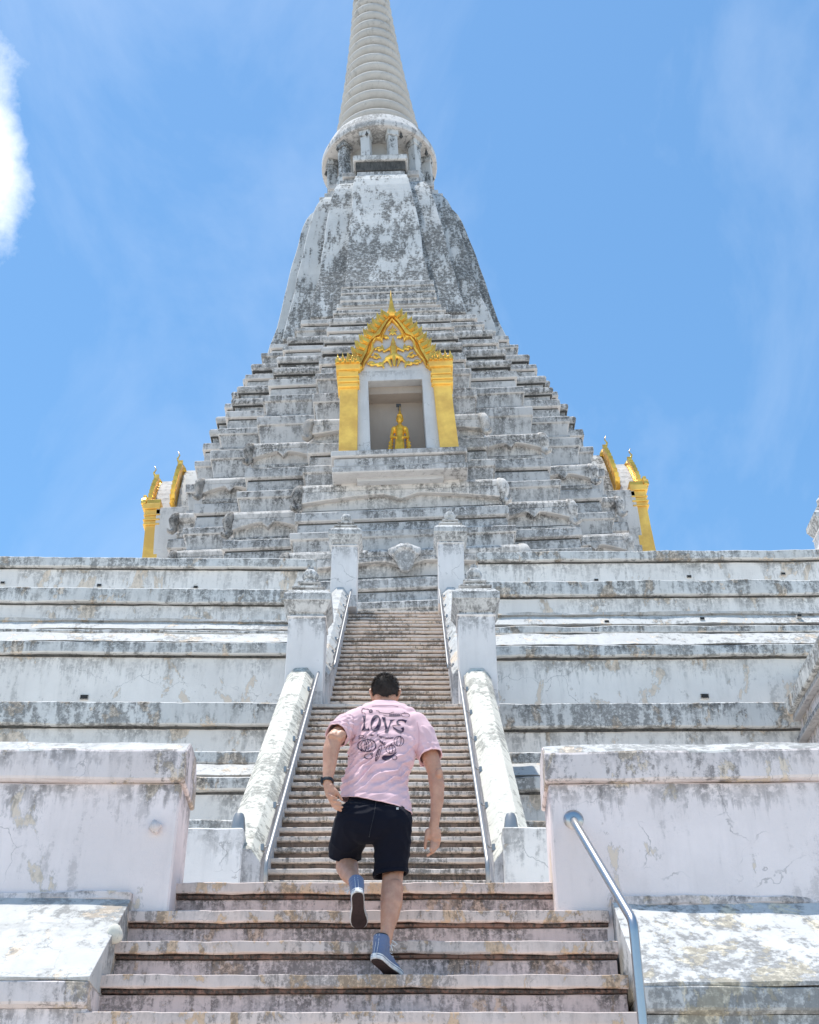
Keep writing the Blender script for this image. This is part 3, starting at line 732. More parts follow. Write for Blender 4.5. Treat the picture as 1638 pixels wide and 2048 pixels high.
for k in range(12):
    a = 2 * math.pi * (k + .5) / 12; cx = TX + 2.18 * math.cos(a); cy = TY + 2.18 * math.sin(a)
    m = MB()
    for (z0, z1, h) in ((43.45, 44.0, .27), (44.0, 45.75, .20), (45.75, 46.1, .25)): m.box(-h, h, -h, h, DZ + z0, DZ + z1 - .002)
    m.xf(Matrix.Translation((cx, cy, 0)) @ Matrix.Rotation(a, 4, 'Z')); m.build('column', M['bell'], tower, bevel=.02)
m = MB(); m.lathe([(1.5, 46.05), (2.35, 46.08), (2.42, 46.10), (2.58, 46.10), (2.60, 46.15), (2.60, 46.42), (2.50, 46.62), (2.42, 46.9), (2.30, 47.2), (2.1, 47.35), (1.5, 47.5)], (TX, TY, DZ), 64)
m.build('canopy_ring', M['tower'], tower, smooth=True, angle=R(30), drip=False)
for k in range(10):
    a = R(-175 + k * 36.3); cx = TX + 2.4 * math.cos(a); cy = TY + 2.4 * math.sin(a)
    m = MB(); m.lathe([(.01, .0), (.03, -.1), (.05, -.22), (.09, -.34), (.02, -.36), (.01, -.5)], (cx, cy, DZ + 46.1), 8); m.build('bell', M['dark'], tower, smooth=True, drip=False)
# ringed spire
sp = MB(); sp.lathe([(1.40, 47.0), (.68, 58), (.35, 68), (.05, 80)], (TX, TY, DZ), 40); spo = sp.build('spire', M['spire'], tower, smooth=True, drip=False)
z = 47.45; k = 0
while z < 74:
    u = (z - 47.45)
    r0 = 1.98 * math.exp(-u * .072) if u < 12 else 1.98 * math.exp(-.864) * (1 - (u - 12) / 19)
    p = .80 - .010 * u
    r1 = 1.98 * math.exp(-(u + p) * .072) if u + p < 12 else r0 * .95
    prof = [(r0 * .70, 0)]
    for a, b in ((.80, .07), (.91, .17), (.975, .30), (1.02, .45), (1.03, .56), (1.015, .68), (.98, .80), (.93, .90)): prof.append((r0 * a - (r0 - r1) * b * .6, p * b))
    prof.append((r1 * .70, p * .955))
    m = MB(); m.lathe(prof, (TX, TY, DZ + z), 48); nn = 48; nr = len(prof)
    for i_ in (0, nr - 2):
        for k_ in range(nn): m.m[i_ * nn + k_] = 1  # gaps between rings get their shade from the dark colour
    m.build('ring', [M['spire'], M['mould_shade']], spo, smooth=True, drip=False, angle=R(50))
    z += p; k += 1

# ------------------------------------------------------------------ golden niche porches (one built, two copied)
def niche():
    root = bpy.data.objects.new('niche_porch', None); COL.objects.link(root)
    B = dict(local=True)
    m = MB()                                   # masonry body with open alcove
    m.box(-1.28, -.84, .10, 4.2, 0, 3.3); m.box(.84, 1.28, .10, 4.2, 0, 3.3); m.box(-.838, .838, .10, 4.2, 2.9, 3.3)
    m.box(-1.28, 1.28, .103, 4.2, -.9, -.001)
    m.build('porch_frame', M['porch'], root, bevel=.015, **B)
    m = MB(); m.box(-1.75, -1.285, .35, 4.2, -.9, 3.3); m.build('porch_wall', M['tower2'], root, bevel=.02, **B)
    m = MB(); m.box(1.285, 1.75, .35, 4.2, -.9, 3.3); m.build('porch_wall', M['tower2'], root, bevel=.02, **B)
    m = MB(); m.box(-.838, .838, .90, .94, 0, 2.9); m.box(-.838, .838, .42, .899, 2.62, 2.898); m.build('alcove_lining', M['beige'], root, drip=False, **B)
    m = MB()
    for z0, z1, e in ((-.22, 0.0, .18), (-.55, -.24, .10), (-.8, -.57, .16)): m.box(-1.84 - e, 1.84 + e, -.06 - e, 2, z0, z1 - .003)
    m.build('porch_base', M['tower'], root, bevel=.03, **B)
    for s in (-1, 1):
        m = MB()
        def ring(x0, x1, y0, z): 
            a, b = sorted((s * x0, s * x1)); return [(a, y0, z), (b, y0, z), (b, .5, z), (a, .5, z)]
        m.loft([ring(1.24, 1.80, -.04, 0), ring(1.19, 1.74, -.01, 1.6), ring(1.17, 1.72, 0, 2.56)]); po = m.build('pillar', M['goldflat'], root, bevel=.012, **B)
        m = MB()
        for z0, h, e in ((2.56, .06, .06), (2.64, .10, .02), (2.75, .06, .07), (2.83, .12, .02), (2.96, .05, .06), (3.02, .20, .03), (3.23, .22, .10)):
            m.loft([ring(1.17 - e, 1.72 + e, -.02 - e, z0), ring(1.17 - e, 1.72 + e, -.02 - e, z0 + h)])
        m.build('capital', M['goldflat'], po, bevel=.012, **B)
        m = MB()
        for k in range(5):
            x = s * (1.14 + .155 * k); m.prism([(x - .08, 3.45), (x - .09, 3.58), (x - .03, 3.72), (x, 3.86 + .05 * (k % 2)), (x + .03, 3.72), (x + .09, 3.58), (x + .08, 3.45)], -.14, -.02)
            m.prism([(x - .05, 3.45), (x - .05, 3.58), (x, 3.72), (x + .05, 3.58), (x + .05, 3.45)], -.20, -.12)
        m.box(min(s * 1.1, s * 1.8), max(s * 1.1, s * 1.8), .0, .5, 3.45, 3.62)
        m.build('leaf_crown', M['gold'], po, bevel=.01, **B)
    # gable
    OUT = [(-1.12, 3.30), (-1.22, 3.42), (-1.15, 3.72), (-1.02, 4.05), (-.87, 4.38), (-.70, 4.70), (-.53, 4.99), (-.35, 5.25), (-.16, 5.49), (0, 5.72)]
    INN = [(-.98, 3.34), (-.90, 3.58), (-.74, 3.86), (-.62, 4.12), (-.63, 4.38), (-.54, 4.55), (-.42, 4.52), (-.34, 4.40), (-.31, 4.64), (-.20, 4.98), (0, 5.30)]
    def gable(y0, y1, name, k=1.0, dz=0, orn=True):
        m = MB()
        def tr(p, s): return (s * p[0] * k, (p[1] - 3.3) * k + 3.3 + dz)
        for s in (-1, 1):
            poly = [tr(p, s) for p in OUT] + [tr(p, s) for p in INN[::-1]]
            n = len(poly)
            # strip the polygon into quads between the two outlines
            def samp(L, u):
                t_ = u * (len(L) - 1); i = min(int(t_), len(L) - 2); f = t_ - i; return (L[i][0] * (1 - f) + L[i + 1][0] * f, L[i][1] * (1 - f) + L[i + 1][1] * f)
            N = 30
            for (oo, ii, ya, yb) in ((0.0, .48, y0, y1), (.50, .74, y0 + .05, y1), (.76, 1.0, y0 - .03, y1)):
                rings = []
                for j in range(N + 1):
                    a = samp(OUT, j / N); b = samp(INN, j / N)
                    P = (a[0] * (1 - oo) + b[0] * oo, a[1] * (1 - oo) + b[1] * oo); Q = (a[0] * (1 - ii) + b[0] * ii, a[1] * (1 - ii) + b[1] * ii)
                    P = tr(P, s); Q = tr(Q, s)
                    rings.append([(P[0], yb, P[1]), (P[0], ya + .03, P[1]), ((P[0] + Q[0]) / 2, ya, (P[1] + Q[1]) / 2), (Q[0], ya + .03, Q[1]), (Q[0], yb, Q[1])])
                m.loft(rings)
            # flame leaves
            nl = 11
            for j in range(nl):
                u = (j + .35) / nl * .93; a = samp(OUT, u); b = samp(OUT, min(1, u + .03)); tx, tz = b[0] - a[0], b[1] - a[1]; L = math.hypot(tx, tz); tx /= L; tz /= L
                nx, nz = -tz, tx                       # outward normal for the left half
                sz = .40 - .09 * u
                def q(al, ou): return tr((a[0] + tx * al * sz + nx * ou * sz, a[1] + tz * al * sz + nz * ou * sz), s)
                lp = [q(-.28, -.25), q(-.30, .22), q(-.16, .52), q(.10, .74), q(.52, .98), q(.34, .62), q(.26, .34), q(.30, -.25)]
                m.prism(lp, y0 - .04, y0 + .10)
                lp2 = [q(-.18, -.3), q(-.12, .22), q(.28, .62), q(.26, .1), q(.22, -.3)]
                m.prism(lp2, y0 - .09, y0 - .03)
        o = m.build(name, M['gold'], root, bevel=.008, **B)
        # finial
        m = MB(); z0 = 5.45 * 1; zz = lambda z: (z - 3.3) * k + 3.3 + dz
        pts = [(0, y0 + .05, zz(5.45)), (0, y0 + .02, zz(5.62)), (0, y0 - .02, zz(5.78)), (0, y0 - .12, zz(5.95)), (0, y0 - .18, zz(6.10)), (0, y0 - .10, zz(6.24)), (0, y0 - .17, zz(6.42))]
        m.tube(pts, [.17, .16, .10, .055, .036, .022, .006], 10); m.build('apex_finial', M['gold'], o, smooth=True, drip=False, **B)
        return o
    gable(-.02, .12, 'gable')
    m = MB(); pl = [(p[0] * .96, p[1]) for p in OUT] ; poly = [(-1.1, 2.9)] + [(p[0] * .95, p[1] - .04) for p in OUT[1:]] + [(-p[0] * .95, p[1] - .04) for p in OUT[1:-1][::-1]] + [(1.1, 2.9)]
    m.prism(poly, .105, 4.2); m.build('porch_roof', M['porch'], root, **B)
    # horns along the roof: second, larger gable further back
    gable(.84, .94, 'rear_gable', 1.08, .40)
    m = MB(); poly2 = [(x * .98, (z - 3.3) * 1.06 + 3.62 if z > 3.2 else z) for x, z in poly]
    m.prism(poly2, .99, 4.6); m.build('rear_roof', M['bell'], root, drip=False, **B)
    # relief in the tympanum: a dancing guardian among scrolls (generic)
    cp = []
    y = .04
    cp += [((0, y, 4.28), (0, y, 4.38), .085, .075), ((0, y, 4.44), (0, y, 4.62), .06, .012), ((0, y, 3.92), (0, y, 4.16), .10, .13),
           ((-.12, y, 4.15), (-.30, y, 4.02), .05, .04), ((.12, y, 4.15), (.30, y, 4.02), .05, .04), ((-.30, y, 4.02), (-.36, y, 4.28), .04, .03), ((.30, y, 4.02), (.36, y, 4.28), .04, .03),
           ((0, y, 3.86), (-.22, y - .02, 3.72), .10, .07), ((0, y, 3.86), (.22, y - .02, 3.72), .10, .07), ((-.22, y, 3.72), (-.36, y, 3.55), .06, .04), ((.22, y, 3.72), (.36, y, 3.55), .06, .04),
           ((-.36, y, 3.55), (-.34, y, 3.36), .04, .03), ((.36, y, 3.55), (.34, y, 3.36), .04, .03), ((0, y, 3.80), (0, y - .03, 3.42), .09, .04),
           ((-.18, y, 3.70), (-.10, y, 3.42), .06, .03), ((.18, y, 3.70), (.10, y, 3.42), .06, .03),
           ((0, y, 4.72), (0, y, 5.02), .03, .03), ((-.14, y, 4.90), (.14, y, 4.90), .02, .02), ((-.10, y, 4.80), (.10, y, 4.98), .02, .02), ((.10, y, 4.80), (-.10, y, 4.98), .02, .02), ((0, y, 5.02), (0, y, 5.12), .035, .01), ((0, y, 4.84), (-.12, y, 4.70), .03, .02), ((0, y, 4.84), (.12, y, 4.70), .03, .02)]
    for s in (-1, 1):
        for (cx, cz, rr, ph, tn) in ((.45, 4.12, .12, 0, 4.8), (.58, 3.82, .13, 1.5, 4.6), (.70, 3.52, .12, .4, 5), (.50, 3.50, .09, 2.2, 4.4), (.22, 4.62, .07, .8, 4)):
            pr = None
            for k in range(9):
                a = ph + tn * k / 8; q_ = rr * (1 - .75 * k / 8); P = (s * (cx + q_ * math.cos(a)), y, cz + q_ * math.sin(a))
                if pr: cp.append((pr, P, .036, .036))
                pr = P
            cp.append((pr, pr, .06, .06)); cp.append(((s * (cx + rr), y, cz), (s * (cx + rr * 1.5), y, cz + .09), .03, .012)); cp.append(((s * (cx - rr), y, cz), (s * (cx - rr * 1.4), y, cz - .1), .03, .012))
    link_mesh(blob(cp, .018, 1, 'gable_relief'), 'gable_relief', M['gold'], root)
    return root
NF = 31.1
N0 = niche(); N0.parent = tower.o; N0.location = (0, NF - TY, 23.1 - 20)
for s in (-1, 1):
    c = copy_tree(N0, tower.o); c.location = (s * (TY - NF), 0, 23.1 - 20); c.rotation_euler.z = s * R(90)
# golden standing figure in the niche
bz = 23.1 + CZ; ty = NF + .38
lean = math.tan(R(2.65)) * 3.2
S = Thing('golden_statue', 'small golden robed figure with pointed crown standing in the central niche', 'statue', (TX - lean + .02, ty, bz))
o = S.loc; S.o.scale = (1.0, 1.1, 1.15)
def q(x, y, z): return (o.x + x, o.y + y, o.z + z)
caps = [(q(0, 0, 1.30), q(0, -.01, 1.40), .085, .095), (q(0, 0, 1.10), q(0, 0, 1.22), .08, .05), (q(-.17, 0, 1.04), q(.17, 0, 1.04), .075, .075), (q(0, 0, .70), q(0, 0, 1.02), .13, .15),
        (q(0, 0, .15), q(0, 0, .70), .17, .12), (q(-.20, 0, 1.02), q(-.25, -.03, .74), .062, .05), (q(.20, 0, 1.02), q(.25, -.03, .74), .062, .05), (q(-.25, -.03, .74), q(-.10, -.14, .66), .048, .035), (q(.25, -.03, .74), q(.10, -.14, .66), .048, .035),
        (q(-.24, .02, .7), q(-.30, .02, .12), .05, .035), (q(.24, .02, .7), q(.30, .02, .12), .05, .035), (q(-.09, -.1, .1), q(-.07, -.08, .7), .08, .06), (q(.09, -.1, .1), q(.07, -.08, .7), .08, .06),
        (q(-.04, -.10, 1.37), q(-.03, -.10, 1.37), .012, .012), (q(0, -.10, 1.33), q(0, -.105, 1.36), .014, .01), (q(-.095, 0, 1.3), q(-.095, 0, 1.4), .018, .022), (q(.095, 0, 1.3), q(.095, 0, 1.4), .018, .022)]
for s in (-1, 1):
    for k in range(5): caps.append((q(s * .20, 0, .72 - .1 * k), q(s * (.31 + .012 * k), .0, .58 - .1 * k), .022, .03))
link_mesh(blob(caps, .014, 3, 'figure'), 'figure', M['statue'], S)
m = MB(); m.lathe([(.10, 1.44), (.085, 1.49), (.06, 1.50), (.062, 1.54), (.04, 1.56), (.04, 1.60), (.022, 1.64), (.005, 1.82)], o, 16); m.build('crown', M['statue'], S, smooth=True, drip=False)
m = MB(); m.lathe([(.36, 0), (.36, .06), (.28, .09), (.33, .14), (.20, .17)], o, 20); m.build('statue_base', M['statue'], S, smooth=True, angle=R(40), drip=False)
m = MB(); p = at(797, 811, ty + .3); m.box(p.x - .075, p.x + .075, p.y - .02, p.y + .02, p.z - .06, p.z + .06); m.tube([(p.x, p.y, p.z), (p.x, p.y + .5, p.z - .05)], .012, 6)
x = m.build('niche_lamp', M['dark'], drip=False, bevel=.01); tag(x, 'tiny black box hanging behind the head of the golden figure', 'lamp')
p = at(818, 755, NF + 1.1)
m = MB(); m.tube([p, p + Vector((.02, 0, -.10)), p + Vector((-.02, 0, -.2)), p + Vector((.06, 0, -.30)), p + Vector((.05, 0, -.38))], .016, 6)
x = m.build('ceiling_hook', M['dark'], drip=False); tag(x, 'bent dark hook hanging from the ceiling of the central niche', 'hook')
# ------------------------------------------------------------------ the man climbing the steps
def cloth_mat(name, col, rough=.85, bs=900, bd=.0004, sheen=.2, var=None):
    t = NT(name)
    c = t.mix(t.step(t.noise(14, 5, .6), .3, .7), tuple(x * .93 for x in col), tuple(min(1, x * 1.04) for x in col))
    t.l.new(c, t.b.inputs['Base Color']); t.b.inputs['Roughness'].default_value = rough
    t.b.inputs['Sheen Weight'].default_value = sheen; t.b.inputs['Specular IOR Level'].default_value = .2
    t.bump(t.noise(bs, 2, .5), bd); return t.mat
def skin_mat():
    t = NT('skin')
    c = t.mix(t.step(t.noise(16, 4, .6), .35, .68), (.48, .245, .16), (.58, .315, .21))
    c = t.mix(t.math('MULTIPLY', t.step(t.noise(38, 3, .6, loc=(3, 1, 2)), .5, .75), .35), c, (.52, .22, .16))
    t.l.new(c, t.b.inputs['Base Color']); t.b.inputs['Roughness'].default_value = .5
    t.b.inputs['Subsurface Weight'].default_value = .12; t.b.inputs['Subsurface Radius'].default_value = (.012, .005, .003)
    t.bump(t.noise(220, 4, .6), .0007); return t.mat
SK = skin_mat(); SHIRT = cloth_mat('pink_cotton', (.76, .50, .53)); PRINT = cloth_mat('shirt_print_ink', (.055, .03, .065), .7)
SHORT = cloth_mat('navy_cotton', (.0035, .0045, .012), .9, sheen=.02); CANV = cloth_mat('blue_canvas', (.13, .17, .28), .85, 500)
RUB = simple('white_rubber', (.72, .71, .70), .5, var=30); SOLE = simple('dark_rubber_sole', (.035, .018, .018), .75, 0, 300, .0006, var=40)
LACE = cloth_mat('white_lace', (.75, .75, .74)); BLK = simple('black_band', (.012, .012, .013), .45); SOCK = cloth_mat('black_sock', (.01, .01, .012))
HAIR = simple('dark_brown_hair', (.030, .021, .017), .75, var=60)
man = Thing('person', 'man in pink printed t-shirt, navy shorts and blue high-top shoes climbing the steps', 'person', (-.15, 7.2, 3.43))
A_ = at
caps = []
def cap(a, b, r1, r2): caps.append((A_(*a) if isinstance(a, tuple) else a, A_(*b) if isinstance(b, tuple) else b, r1, r2))
# joints
neck = (771, 1416, 7.44); headc = A_(770.5, 1383, 7.45)
shL = (703, 1448, 7.36); shR = (839, 1452, 7.36); elL = (667, 1480, 7.13); wrL = (655, 1568, 7.09)
elR = (870, 1546, 7.30); wrR = (868, 1650, 7.27)
hipL = (708, 1632, 7.20); hipR = (782, 1632, 7.20); knL = (692, 1716, 7.50); anL = (709, 1766, 7.15); knR = (786, 1745, 7.33); anR = (771, 1888, 7.13)
# trunk (under the shirt), neck, head
cap(neck, (770, 1400, 7.44), .060, .058); cap((770, 1400, 7.44), (770, 1390, 7.45), .057, .058)
for (y, xl, xr, Y, r_) in ((1435, 712, 828, 7.35, .07), (1460, 712, 830, 7.33, .08), (1500, 718, 815, 7.29, .085), (1550, 708, 800, 7.24, .085), (1600, 700, 795, 7.20, .10), (1630, 700, 792, 7.20, .10)):
    q_ = r_ * 366 * .95; cap((xl + q_, y, Y + .02), (xr - q_, y, Y + .02), r_ * .9, r_ * .9)
cap((770, 1425, 7.42), (772, 1450, 7.38), .06, .08)
H = headc
def hv(x, y, z): return H + Vector((x, y, z))
for (a, b, r1, r2) in ((hv(-.012, -.03, .01), hv(.012, -.03, .01), .060, .060), (hv(-.011, .03, .02), hv(.011, .03, .02), .060, .060), (hv(0, .06, -.03), hv(0, .07, -.055), .052, .045),
                       (hv(0, .105, .0), hv(0, .118, -.03), .011, .015), (hv(-.02, .098, -.058), hv(.02, .098, -.058), .011, .011), (hv(-.03, .092, .015), hv(-.012, .098, .015), .012, .010), (hv(.03, .092, .015), hv(.012, .098, .015), .012, .010),
                       (hv(-.02, -.02, -.05), hv(.02, -.02, -.05), .05, .05), (hv(0, .08, -.085), hv(0, .06, -.09), .025, .03)): caps.append((a, b, r1, r2))
for s in (-1, 1):                                                            # ears
    e = [(.074, -.005, -.060), (.086, -.016, -.035), (.096, -.024, -.008), (.092, -.012, .008), (.080, .0, .004)]
    for p, q_ in zip(e, e[1:]): caps.append((hv(s * p[0], p[1], p[2]), hv(s * q_[0], q_[1], q_[2]), .0085, .0085))
    caps.append((hv(s * .076, .005, -.03), hv(s * .08, .004, .0), .010, .010))
# arms
def limb(pts):
    for p, q_ in zip(pts, pts[1:]): cap(p[0], q_[0], p[1], q_[1])
limb([(shL, .056), ((684, 1464, 7.25), .056), ((669, 1478, 7.15), .050)])
limb([((668, 1478, 7.15), .048), ((662, 1500, 7.14), .050), ((659, 1530, 7.12), .041), ((656, 1556, 7.10), .030), (wrL, .027)])
cap((663, 1472, 7.11), (668, 1474, 7.11), .022, .02); cap((676, 1476, 7.13), (682, 1470, 7.14), .03, .03)
limb([(shR, .060), ((853, 1490, 7.34), .058), ((863, 1520, 7.31), .052), (elR, .044)])
limb([(elR, .045), ((874, 1570, 7.29), .0465), ((874, 1600, 7.28), .040), ((871, 1632, 7.27), .030), (wrR, .0285)])
cap((879, 1543, 7.25), (878, 1550, 7.25), .020, .02)
# left hand (loose curl, fingers running to the right)
YL = 7.085
limb([(wrL, .026), ((656, 1578, YL), .023), ((659, 1590, YL), .022), ((665, 1603, YL), .018)])
cap((662, 1574, YL), (666, 1592, YL), .022, .022); cap((655, 1576, YL + .01), (655, 1588, YL + .01), .017, .015); cap((660, 1585, YL), (668, 1604, YL), .018, .016)
fr = .0083
for pts in (((655, 1588, YL - .01), (664, 1594, YL - .032), (674, 1597, YL - .028)), ((658, 1596, YL - .008), (669, 1602.5, YL - .032), (681, 1606, YL - .020)),
            ((662, 1604, YL - .004), (672, 1610.5, YL - .026), (684, 1614, YL - .012)), ((666, 1611, YL), (673, 1617.5, YL - .018), (682, 1621, YL - .004))):
    limb([(pts[0], .0105), (pts[1], fr + .001), (pts[2], fr - .0008)])
limb([((665, 1576, YL), .016), ((673, 1584, YL - .012), .0125), ((679, 1592, YL - .014), .0100), ((684, 1600, YL - .010), .0085)])
# right hand (hanging, palm turned back)
YR = 7.27
limb([(wrR, .028), ((867, 1660, YR), .027), ((866, 1672, YR), .026), ((869, 1679, YR), .022)])
cap((856, 1664, YR), (861, 1677, YR), .019, .017); cap((876, 1660, YR), (878, 1677, YR), .015, .015); cap((872, 1662, YR), (873, 1678, YR), .022, .018)
limb([((857, 1662, YR), .017), ((853, 1674, YR - .01), .013), ((851, 1685, YR - .012), .0105), ((850, 1696, YR - .008), .0085)])
for pts in (((863, 1679, YR), (864, 1690, YR - .018), (861.5, 1699, YR - .030)), ((868, 1681, YR), (868.5, 1693, YR - .012), (864, 1703.5, YR - .026)),
            ((874, 1680, YR + .002), (873, 1693, YR - .004), (865, 1705, YR - .016)), ((879, 1678, YR + .006), (876, 1692, YR + .012), (867, 1703, YR + .012), (855, 1711, YR + .008))):
    limb([(p, (.0112, .0098, .0086, .0080)[k]) for k, p in enumerate(pts)])
# legs
limb([(hipL, .085), (knL, .062)]); limb([(knL, .060), ((694, 1732, 7.40), .066), ((698, 1746, 7.30), .056), ((705, 1758, 7.20), .040), (anL, .035)])
limb([(hipR, .09), ((786, 1700, 7.28), .075), (knR, .062)])
limb([(knR, .061), ((784, 1770, 7.27), .060), ((783, 1800, 7.23), .0635), ((779, 1835, 7.18), .050), ((774, 1862, 7.15), .037), (anR, .0335)])
limb([((789, 1775, 7.24), .05), ((788, 1808, 7.20), .047), ((781, 1840, 7.16), .03)])
body_me = blob(caps, .0042, 5, 'body')
def displace(me, fn):
    nr = [v.normal.copy() for v in me.vertices]; co = [v.co.copy() for v in me.vertices]; out = []
    for c_, n_ in zip(co, nr): out.extend(c_ + n_ * fn(c_))
    me.vertices.foreach_set('co', out); me.update()
displace(body_me, lambda c_: noise.noise(c_ * 28) * .0012 + noise.noise(c_ * 11) * .002)
body = link_mesh(body_me, 'body', SK, man)
# vertex helper: cut a mesh with a plane inside a region
def cut(me, co, no, region=None):
    bm = bmesh.new(); bm.from_mesh(me)
    fs = [f for f in bm.faces if region is None or region(f.calc_center_median())]
    geom = set(fs)
    for f in fs: geom.update(f.verts); geom.update(f.edges)
    bmesh.ops.bisect_plane(bm, geom=list(geom), plane_co=co, plane_no=no, clear_outer=False)
    bm.faces.ensure_lookup_table()
    dl = [f for f in bm.faces if (f.calc_center_median() - co).dot(no) > 0 and (region is None or region(f.calc_center_median()))]
    bmesh.ops.delete(bm, geom=dl, context='FACES')
    # keep the largest island
    bm.to_mesh(me); bm.free()
# ---- t-shirt
caps = []
for (y, xl, xr, Y, rr) in ((1414, 742, 800, 7.375, .052), (1418, 724, 816, 7.37, .066), (1428, 708, 832, 7.36, .080), (1442, 703, 838, 7.345, .092), (1456, 700, 842, 7.335, .104), (1472, 703, 839, 7.32, .112), (1490, 705, 834, 7.305, .118),
                           (1508, 703, 826, 7.29, .122), (1526, 701, 820, 7.275, .124), (1545, 697, 815, 7.26, .124), (1563, 692, 811, 7.245, .126), (1580, 686, 811, 7.235, .132), (1598, 682, 816, 7.225, .139), (1616, 681, 820, 7.215, .143), (1632, 682, 821, 7.21, .143)):
    rp = rr * 2600 / 7.1; e = rp * .50
    z = A_(700, y, Y).z
    a = A_(xl + e, y, Y); b = A_(xr - e, y, Y); caps.append((a, b, rr * .62, rr * .62)); c0 = a.lerp(b, .25); c1 = a.lerp(b, .75); caps.append((c0, c1, rr * .9, rr * .9))
limb([((712, 1442, 7.345), .080), ((696, 1450, 7.29), .078), ((682, 1462, 7.235), .070), ((668, 1477, 7.16), .061)])
limb([((832, 1450, 7.345), .082), ((845, 1472, 7.33), .084), ((856, 1500, 7.32), .077), ((865, 1522, 7.30), .070)])
sh = blob(caps, .0052, 18, 't_shirt')
# hem, sleeve openings, neckline
hemL = A_(690, 1592, 7.15); hemR = A_(813, 1619, 7.15)
hx = (hemR - hemL).normalized(); hn = hx.cross(Vector((0, 1, .12)).normalized()); hn = -hn if hn.z > 0 else hn
cut(sh, hemL, hn, lambda c: c.z < A_(700, 1560, 7.2).z)
cL = A_(672, 1470, 7.16); dL = (A_(668, 1477, 7.15) - A_(703, 1448, 7.33)).normalized(); cL = A_(676.5, 1466, 7.18)
cut(sh, cL, dL, lambda c: (c - A_(668, 1477, 7.16)).length < .16 and c.x < A_(702, 1470, 7.2).x)
dR = (A_(866, 1520, 7.29) - A_(840, 1452, 7.35)).normalized(); cR = A_(862, 1512, 7.30)
cut(sh, cR, dR, lambda c: (c - A_(865, 1522, 7.3)).length < .17 and c.x > A_(838, 1500, 7.2).x)
nk = A_(771, 1405, 7.40)
dN = (A_(770, 1385, 7.45) - A_(771, 1425, 7.37)).normalized()
# folds
def ridge(t_): return 1 - 2 * abs(((t_ / math.pi) % 1.0) - .5) * 1.0
bm = bmesh.new(); bm.from_mesh(sh); bm.normal_update()
zt_, zb_ = A_(770, 1420, 7.3).z, A_(745, 1600, 7.2).z
mv = {}
for v in bm.verts:
    c_ = v.co; u = (zt_ - c_.z) / (zt_ - zb_)            # 0 at the neck, 1 at the hem
    wv = noise.noise(c_ * 5.0) * 1.9 + noise.noise(c_ * 11) * .7
    s_ = (c_.z * .80 - (c_.x + .2) * .62)                # across the diagonal folds
    f1 = ridge(s_ * 68 + wv * 2.1) ** 2.4
    f2 = ridge(s_ * 121 + (c_.x) * 14 + wv * 3.4) ** 1.5
    mlow = max(0, min(1, (u - .33) / .25)) * (1 - max(0, min(1, (u - .80) / .15)) * .85)
    lft = max(0, min(1, (.02 - (c_.x + .13)) / .16))
    mleft = lft * max(0, min(1, (u - .08) / .15)) * (1 - max(0, min(1, (u - .75) / .2)))
    amp = .025 * mlow * (.45 + .55 * noise.noise(c_ * 4 + Vector((7, 1, 0))) + .25) + 0
    d_ = f1 * amp + f2 * (.0045 * mlow + .0085 * mleft)
    d_ += ridge(c_.x * 60 + wv * 2.5) ** 1.5 * .006 * mleft
    # sleeve creases
    dl = (c_ - cL).length; drr = (c_ - cR).length
    if dl < .17 and c_.x < A_(705, 1460, 7.2).x: d_ += ridge((c_ - cL).dot(dL) * 95 + wv * 2) ** 1.4 * .008
    if drr < .19 and c_.x > A_(842, 1500, 7.3).x: d_ += ridge((c_.x * .9 + c_.z * .25) * 70 + wv * 2) ** 1.4 * .005
    d_ += noise.noise(c_ * 17) * .002 + noise.noise(c_ * 7) * .004
    mv[v.index] = v.normal * (d_ - .002)
bm.verts.ensure_lookup_table()
for i, d_ in mv.items(): bm.verts[i].co += d_
bm.to_mesh(sh); bm.free()
for it in range(1):
    pass
shirt = link_mesh(sh, 't_shirt', SHIRT, man)
sm = shirt.modifiers.new('s', 'SMOOTH'); sm.factor = .4; sm.iterations = 1
so = shirt.modifiers.new('t', 'SOLIDIFY'); so.thickness = .0035; so.offset = -1
# hem and cuff bands follow the opening edges
def boundary_loops(me):
    bm = bmesh.new(); bm.from_mesh(me); loops = []; seen = set()
    be = [e for e in bm.edges if len(e.link_faces) == 1]; adj = {}
    for e in be:
        for v in e.verts: adj.setdefault(v.index, []).append(e.other_vert(v).index)
    for v in adj:
        if v in seen: continue
        L = [v]; seen.add(v); cur = v
        while True:
            nx = [w_ for w_ in adj[cur] if w_ not in seen]
            if not nx: break
            cur = nx[0]; seen.add(cur); L.append(cur)
        bm.verts.ensure_lookup_table(); loops.append([bm.verts[i].co.copy() for i in L])
    bm.free(); return loops
for L in boundary_loops(sh):
    if len(L) < 25: continue
    L = L[::2]; n = len(L); pts = [(L[i - 1] + L[i] + L[(i + 1) % n]) / 3 for i in range(n)]
    bands = MB(); base = 0; k = 6
    for i in range(n):
        t_ = (pts[(i + 1) % n] - pts[i - 1]).normalized(); a = t_.cross(Vector((0, .3, 1))).normalized(); b = a.cross(t_).normalized()
        bands.v += [pts[i] + (a * math.cos(2 * math.pi * j / k) + b * math.sin(2 * math.pi * j / k)) * .0038 for j in range(k)]
    for i in range(n):
        for j in range(k):
            i2 = (i + 1) % n; j2 = (j + 1) % k; bands.f.append((base + i * k + j, base + i * k + j2, base + i2 * k + j2, base + i2 * k + j)); bands.m.append(0)
    bands.build('hem', SHIRT, shirt, smooth=True, drip=False, local=True)
